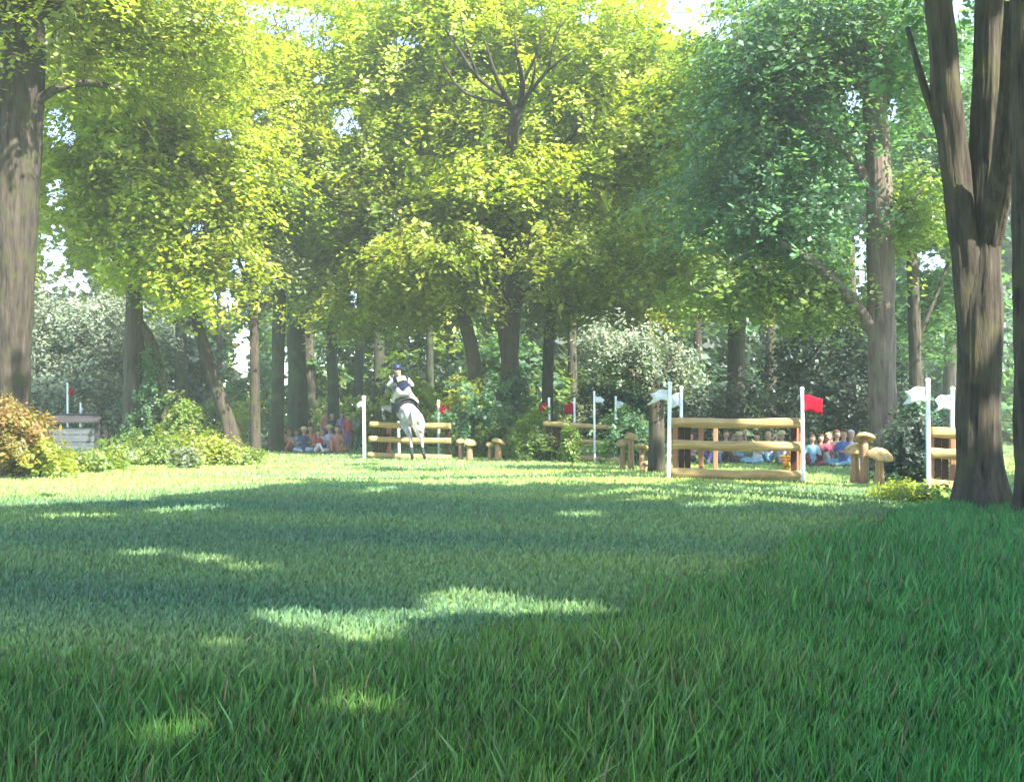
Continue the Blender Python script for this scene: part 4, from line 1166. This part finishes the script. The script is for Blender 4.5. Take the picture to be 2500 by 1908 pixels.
bmesh.ops.create_uvsphere(bm, u_segments=24, v_segments=14, radius=1, matrix=Matrix.Translation((-.695, 1.205, 2.515)) @ Matrix.Rotation(R(-18), 4, 'X') @ Matrix.Diagonal((.125, .15, .12, 1)))
bmesh.ops.delete(bm, geom=[f for f in bm.faces if f.calc_center_median().z < 2.475], context='FACES')
bmesh.ops.solidify(bm, geom=bm.faces[:], thickness=0.012)
bm_obj('helmet', bm, M['helmet'], rider, True)
bm = bmesh.new()
bmesh.ops.create_uvsphere(bm, u_segments=16, v_segments=8, radius=1, matrix=Matrix.Translation((-.71, 1.345, 2.485)) @ Matrix.Diagonal((.09, .06, .012, 1)))
bm_obj('helmet_peak', bm, M['helmet'], rider, True)
bm = bmesh.new()
bmesh.ops.create_uvsphere(bm, u_segments=14, v_segments=8, radius=1, matrix=Matrix.Translation((-.665, 1.10, 2.40)) @ Matrix.Diagonal((.05, .04, .045, 1)))
bm_obj('hair', bm, M['hair_fair'], rider, True)
# number bib on the back: curved panel lying on the protector
def bib():
    bm = bmesh.new()
    cen = Vector((-.545, .93, 2.10)); ax = Vector((-.07, .16, .15)).normalized()
    out = Vector((.04, -.72, .69)); out = (out - ax * out.dot(ax)).normalized()
    sv = ax.cross(out).normalized()
    n, m_ = 12, 8
    g = [[[None] * (m_ + 1) for _ in range(n + 1)] for _ in range(2)]
    for s in range(2):
        for i in range(n + 1):
            for j in range(m_ + 1):
                a = (i / n - .5) * 1.5
                v = (j / m_ - .5) * .19
                rr = .178 + (.008 if s else -.004)
                g[s][i][j] = bm.verts.new(cen + ax * v + (out * math.cos(a) + sv * math.sin(a)) * rr)
    for i in range(n):
        for j in range(m_):
            bm.faces.new((g[1][i][j], g[1][i + 1][j], g[1][i + 1][j + 1], g[1][i][j + 1]))
            bm.faces.new((g[0][i][j], g[0][i][j + 1], g[0][i + 1][j + 1], g[0][i + 1][j]))
    for i in range(n):
        for j in (0, m_):
            bm.faces.new((g[0][i][j], g[0][i + 1][j], g[1][i + 1][j], g[1][i][j]))
    for j in range(m_):
        for i in (0, n):
            bm.faces.new((g[0][i][j], g[1][i][j], g[1][i][j + 1], g[0][i][j + 1]))
    bmesh.ops.recalc_face_normals(bm, faces=bm.faces)
    b = bm_obj('number_bib', bm, M['cream'], rider, True)
    # dark loop shaped mark in the middle of the bib
    bm = bmesh.new()
    pts = []
    for k in range(15):
        t = 2 * math.pi * k / 14
        a = .16 * math.sin(t); v = .05 * math.cos(t)
        pts.append((cen + ax * v + (out * math.cos(a) + sv * math.sin(a)) * .188, .009))
    tube(bm, pts, 6, rough=0)
    bm_obj('number', bm, M['navy'], b, True)
bib()

horse.scale = (1.06, 1.06, 1.06)
rider.scale = (1.06, 1.06, 1.06)

# ------------------------------------------------------------------ spectators
def pose(kind, k):
    """limbs of a figure facing -y; 0 skin 1 top 2 trousers 3 shoes"""
    r = random.Random(k)
    w = r.uniform(0.92, 1.08)
    if kind == 'stand':
        hz = .92; a = r.uniform(-.3, .3)
        L = [((-.09, 0, hz), (-.10, 0, .5), .095 * w, .068, 2), ((-.10, 0, .5), (-.11, .02, .09), .062, .042, 2), ((-.11, .02, .05), (-.12, -.11, .04), .042, .035, 3),
             ((.09, 0, hz), (.10, -.02, .5), .095 * w, .068, 2), ((.10, -.02, .5), (.11, .0, .09), .062, .042, 2), ((.11, .0, .05), (.12, -.13, .04), .042, .035, 3),
             ((0, 0, .95), (0, .0, 1.15), .135 * w, .12 * w, 1), ((0, 0, 1.15), (0, 0, 1.34), .13 * w, .135 * w, 1), ((-.13, 0, 1.38), (.13, 0, 1.38), .07, .07, 1),
             ((0, 0, 1.42), (0, -.01, 1.52), .05, .048, 0), ((0, 0, 1.60), (0, -.01, 1.64), .085, .09, 0), ((0, -.085, 1.60), (0, -.105, 1.585), .015, .013, 0)]
        for s in (-1, 1):
            up = r.random() < .35
            el = Vector((s * .24, .02, 1.12)); ha = Vector((s * .12, -.22, 1.2)) if up else Vector((s * .25, -.06, .88))
            L += [((s * .17, 0, 1.36), el, .055, .042, 1), (el, ha, .038, .028, 0), (ha, ha + (ha - el).normalized() * .08, .03, .018, 0)]
        head = Vector((0, 0, 1.62))
    else:
        f = r.uniform(-.05, .05); le = r.uniform(.30, .42)
        L = [((0, 0, .14), (0, .0, .34), .15 * w, .13 * w, 1), ((0, 0, .34), (0, -.02, .5), .135 * w, .135 * w, 1), ((-.12, -.02, .56), (.12, -.02, .56), .068, .068, 1),
             ((0, -.02, .60), (f, -.04, .69), .05, .048, 0), ((f, -.03, .78), (f, -.04, .81), .085, .09, 0), ((f, -.115, .775), (f, -.135, .76), .015, .013, 0)]
        for s in (-1, 1):
            kn = Vector((s * .17, -le, r.uniform(.28, .44))); fo = Vector((s * .12, -le - .22, .06))
            if r.random() < .4:
                kn = Vector((s * .30, -.30, .14)); fo = Vector((s * -.02, -.42, .07))
            L += [((s * .09, -.02, .13), kn, .095, .068, 2), (kn, fo, .06, .042, 2), (fo, fo + Vector((0, -.13, 0)), .04, .033, 3)]
            el = Vector((s * .23, -.10, .34)); ha = Vector((s * .12, -.32, .40))
            L += [((s * .16, -.02, .54), el, .052, .042, 1), (el, ha, .038, .028, 0), (ha, ha + (ha - el).normalized() * .08, .03, .018, 0)]
        head = Vector((f, -.03, .80))
    return L, head
proto = {}
for kind in ('stand', 'sit'):
    for k in range(3):
        L, hd = pose(kind, k + (10 if kind == 'sit' else 0))
        L = [(Vector(a[0]), Vector(a[1])) + tuple(a[2:]) for a in L]
        me = body_mesh('person_body', L, 0.022, 3)
        proto[(kind, k)] = (me, hd)
def hair_mesh(long):
    bm = bmesh.new()
    bmesh.ops.create_uvsphere(bm, u_segments=14, v_segments=10, radius=1, matrix=Matrix.Translation((0, .018, .035)) @ Matrix.Diagonal((.103, .105, .105, 1)))
    for v in bm.verts:
        if v.co.y < -.02 and v.co.z < .05:
            v.co.y += .06
        if long and v.co.z < -.02:
            v.co.z -= .14; v.co.y = max(v.co.y, .03)
    me = bpy.data.meshes.new('hair'); bm.to_mesh(me); bm.free()
    me.polygons.foreach_set('use_smooth', np.ones(len(me.polygons), bool))
    me.materials.append(M['hair_brown'])
    return me
def hat_mesh():
    bm = bmesh.new()
    bmesh.ops.create_uvsphere(bm, u_segments=14, v_segments=8, radius=1, matrix=Matrix.Translation((0, 0, .07)) @ Matrix.Diagonal((.112, .115, .085, 1)))
    bmesh.ops.create_cone(bm, segments=18, radius1=.2, radius2=.16, depth=.016, cap_ends=True, matrix=Matrix.Translation((0, 0, .055)))
    me = bpy.data.meshes.new('hat'); bm.to_mesh(me); bm.free()
    me.materials.append(M['cream'])
    return me
HM = [hair_mesh(False), hair_mesh(True), hat_mesh()]
COL = {'coral': (0.55, 0.2, 0.14), 'red': (0.5, 0.02, 0.04), 'ochre': (0.45, 0.3, 0.14), 'teal': (0.10, 0.36, 0.33), 'violet': (0.2, 0.13, 0.36), 'navy': (0.05, 0.07, 0.2),
       'pale blue': (0.42, 0.5, 0.68), 'white': (0.72, 0.7, 0.7), 'brown': (0.16, 0.07, 0.05), 'orange': (0.6, 0.18, 0.07), 'turquoise': (0.08, 0.34, 0.42), 'lavender': (0.42, 0.4, 0.66),
       'sky blue': (0.2, 0.5, 0.7), 'maroon': (0.16, 0.02, 0.04), 'crimson': (0.55, 0.03, 0.09), 'blue': (0.06, 0.14, 0.5), 'pink': (0.66, 0.33, 0.3), 'grey': (0.3, 0.3, 0.32)}
CM = {k: cloth(k + ' cloth', tuple(0.75 * c + 0.25 * (sum(v) / 3 * 0.8 + 0.05) for c in v)) for k, v in COL.items()}
def person(kind, px, Y, top, legs, hr, label, size=1.0, rz=0.0, group='spectators on the grass'):
    p = ground_pt(px, Y)
    root = empty('person', p, rz, label, 'person', group)
    root.scale = (size, size, size)
    me, hd = proto[(kind, random.randrange(3))]
    put('body', me, [M['skin'], CM[top], CM[legs], M['leather']], root)
    h = bpy.data.objects.new('hat' if hr == 'hat' else 'hair', HM[{'short': 0, 'long': 1, 'hat': 2, 'fair': 1, 'greyhair': 0}[hr]])
    link(h, root); h.location = hd
    if hr in ('fair', 'greyhair'):
        h.material_slots[0].link = 'OBJECT'; h.material_slots[0].material = M['hair_fair' if hr == 'fair' else 'hair_grey']
SP = [  # left group
    ('sit', 592, 36.6, 'brown', 'coral', 'short', 'spectator in brown top seated at the outer end of the row'),
    ('sit', 608, 37.4, 'coral', 'brown', 'long', 'spectator in coral top and brown trousers seated near the row end'),
    ('sit', 624, 36.4, 'pink', 'orange', 'fair', 'spectator in pink top and orange trousers, seated, fair hair'),
    ('sit', 640, 37.2, 'pale blue', 'navy', 'short', 'spectator in pale blue top and navy trousers seated in the row'),
    ('sit', 655, 36.2, 'navy', 'pale blue', 'hat', 'seated spectator in navy with a straw hat'),
    ('sit', 668, 37.0, 'orange', 'grey', 'short', 'spectator in orange top and grey trousers seated mid row'),
    ('sit', 681, 36.0, 'red', 'white', 'long', 'spectator in red top and white trousers seated mid row'),
    ('sit', 694, 36.8, 'white', 'grey', 'fair', 'spectator in white top seated next to the red top'),
    ('sit', 707, 36.1, 'lavender', 'navy', 'hat', 'seated spectator in lavender top with a straw hat'),
    ('stand', 700, 38.6, 'coral', 'navy', 'short', 'child in coral top and navy trousers standing at the back'),
    ('stand', 716, 38.0, 'navy', 'grey', 'greyhair', 'grey haired spectator in navy top standing at the back'),
    ('sit', 724, 36.0, 'coral', 'orange', 'short', 'spectator in coral top and orange trousers seated by the violet coat'),
    ('stand', 735, 37.4, 'violet', 'orange', 'long', 'standing spectator in violet top and orange trousers'),
    ('stand', 749, 36.6, 'red', 'violet', 'short', 'standing spectator in red top and violet trousers'),
    ('stand', 760, 37.6, 'ochre', 'brown', 'hat', 'standing spectator in ochre top with a straw hat'),
    ('stand', 770, 36.0, 'teal', 'teal', 'long', 'standing spectator all in teal beside the white flag pole'),
    # seen through and beside the lit fence
    ('sit', 1486, 27.6, 'pink', 'brown', 'short', 'spectator in pink top seen behind the first side post of the lit fence'),
    ('sit', 1536, 27.0, 'turquoise', 'violet', 'long', 'spectator in turquoise top and violet trousers seen between the lit rails'),
    ('sit', 1560, 28.0, 'grey', 'brown', 'short', 'spectator in grey top seen between the lit rails'),
    ('sit', 1590, 27.2, 'sky blue', 'grey', 'hat', 'spectator in sky blue top with a straw hat behind the lit rails'),
    ('sit', 1628, 26.8, 'white', 'sky blue', 'short', 'spectator in white top and sky blue trousers behind the lit rails'),
    ('sit', 1650, 27.6, 'lavender', 'sky blue', 'fair', 'spectator in lavender top with fair hair behind the lit rails'),
    ('sit', 1682, 27.0, 'lavender', 'grey', 'hat', 'spectator in lavender top and straw hat near the lit red flag'),
    ('sit', 1744, 26.0, 'sky blue', 'maroon', 'short', 'seated spectator in sky blue top next to the lit red flag pole'),
    ('sit', 1760, 27.0, 'maroon', 'grey', 'long', 'seated spectator in maroon top'),
    ('sit', 1776, 25.6, 'crimson', 'white', 'fair', 'seated spectator in crimson top and white trousers'),
    ('sit', 1795, 26.6, 'pink', 'grey', 'short', 'seated spectator in pink top and grey trousers by the yew'),
    ('sit', 1812, 25.8, 'blue', 'sky blue', 'short', 'seated spectator in blue top and sky blue trousers'),
    ('sit', 1828, 26.8, 'pale blue', 'navy', 'greyhair', 'grey haired seated spectator in pale blue behind the carved mushrooms'),
    ('sit', 1786, 28.2, 'orange', 'brown', 'hat', 'seated spectator in orange top and straw hat at the back'),
]
for s in SP:
    x = (s[1] - CX) / F * s[2]
    s = (s[0], s[1] + random.uniform(-3, 3), s[2] + random.uniform(-0.9, 0.9)) + s[3:]
    person(*s[:6], s[6], size=(0.82 if s[0] == 'stand' else 0.97) * random.uniform(0.88, 1.1), rz=-math.atan2(x, s[2]) + random.uniform(-.7, .7))
shrub('flower_clump', 'small orange yellow flower clump behind the lit fence end', [(1696, 990, 22.5, 14, 14, 0.15, 16)], 'orange', cat='plant', size=0.05, rad=(0.05, 0.1), stems=3)

# ------------------------------------------------------------------ warm light haze among the trees
def haze():
    bm = bmesh.new()
    bmesh.ops.create_cube(bm, size=1)
    for v in bm.verts:
        v.co = Vector((v.co.x * 150, v.co.y * 130 + 35, -2.0 if v.co.z < 0 else 31.0))
    m, N, L = new_mat('summer haze')
    v = N.new('ShaderNodeVolumePrincipled')
    v.inputs['Color'].default_value = (0.93, 0.97, 0.95, 1)
    v.inputs['Density'].default_value = HAZE
    v.inputs['Anisotropy'].default_value = 0.2
    o = N.new('ShaderNodeOutputMaterial'); L.new(v.outputs[0], o.inputs['Volume'])
    h = bm_obj('haze', bm, m)
    tag(h, 'thin pale summer haze hanging in the clearing', kind='stuff')
HAZE = 0.0021
haze()
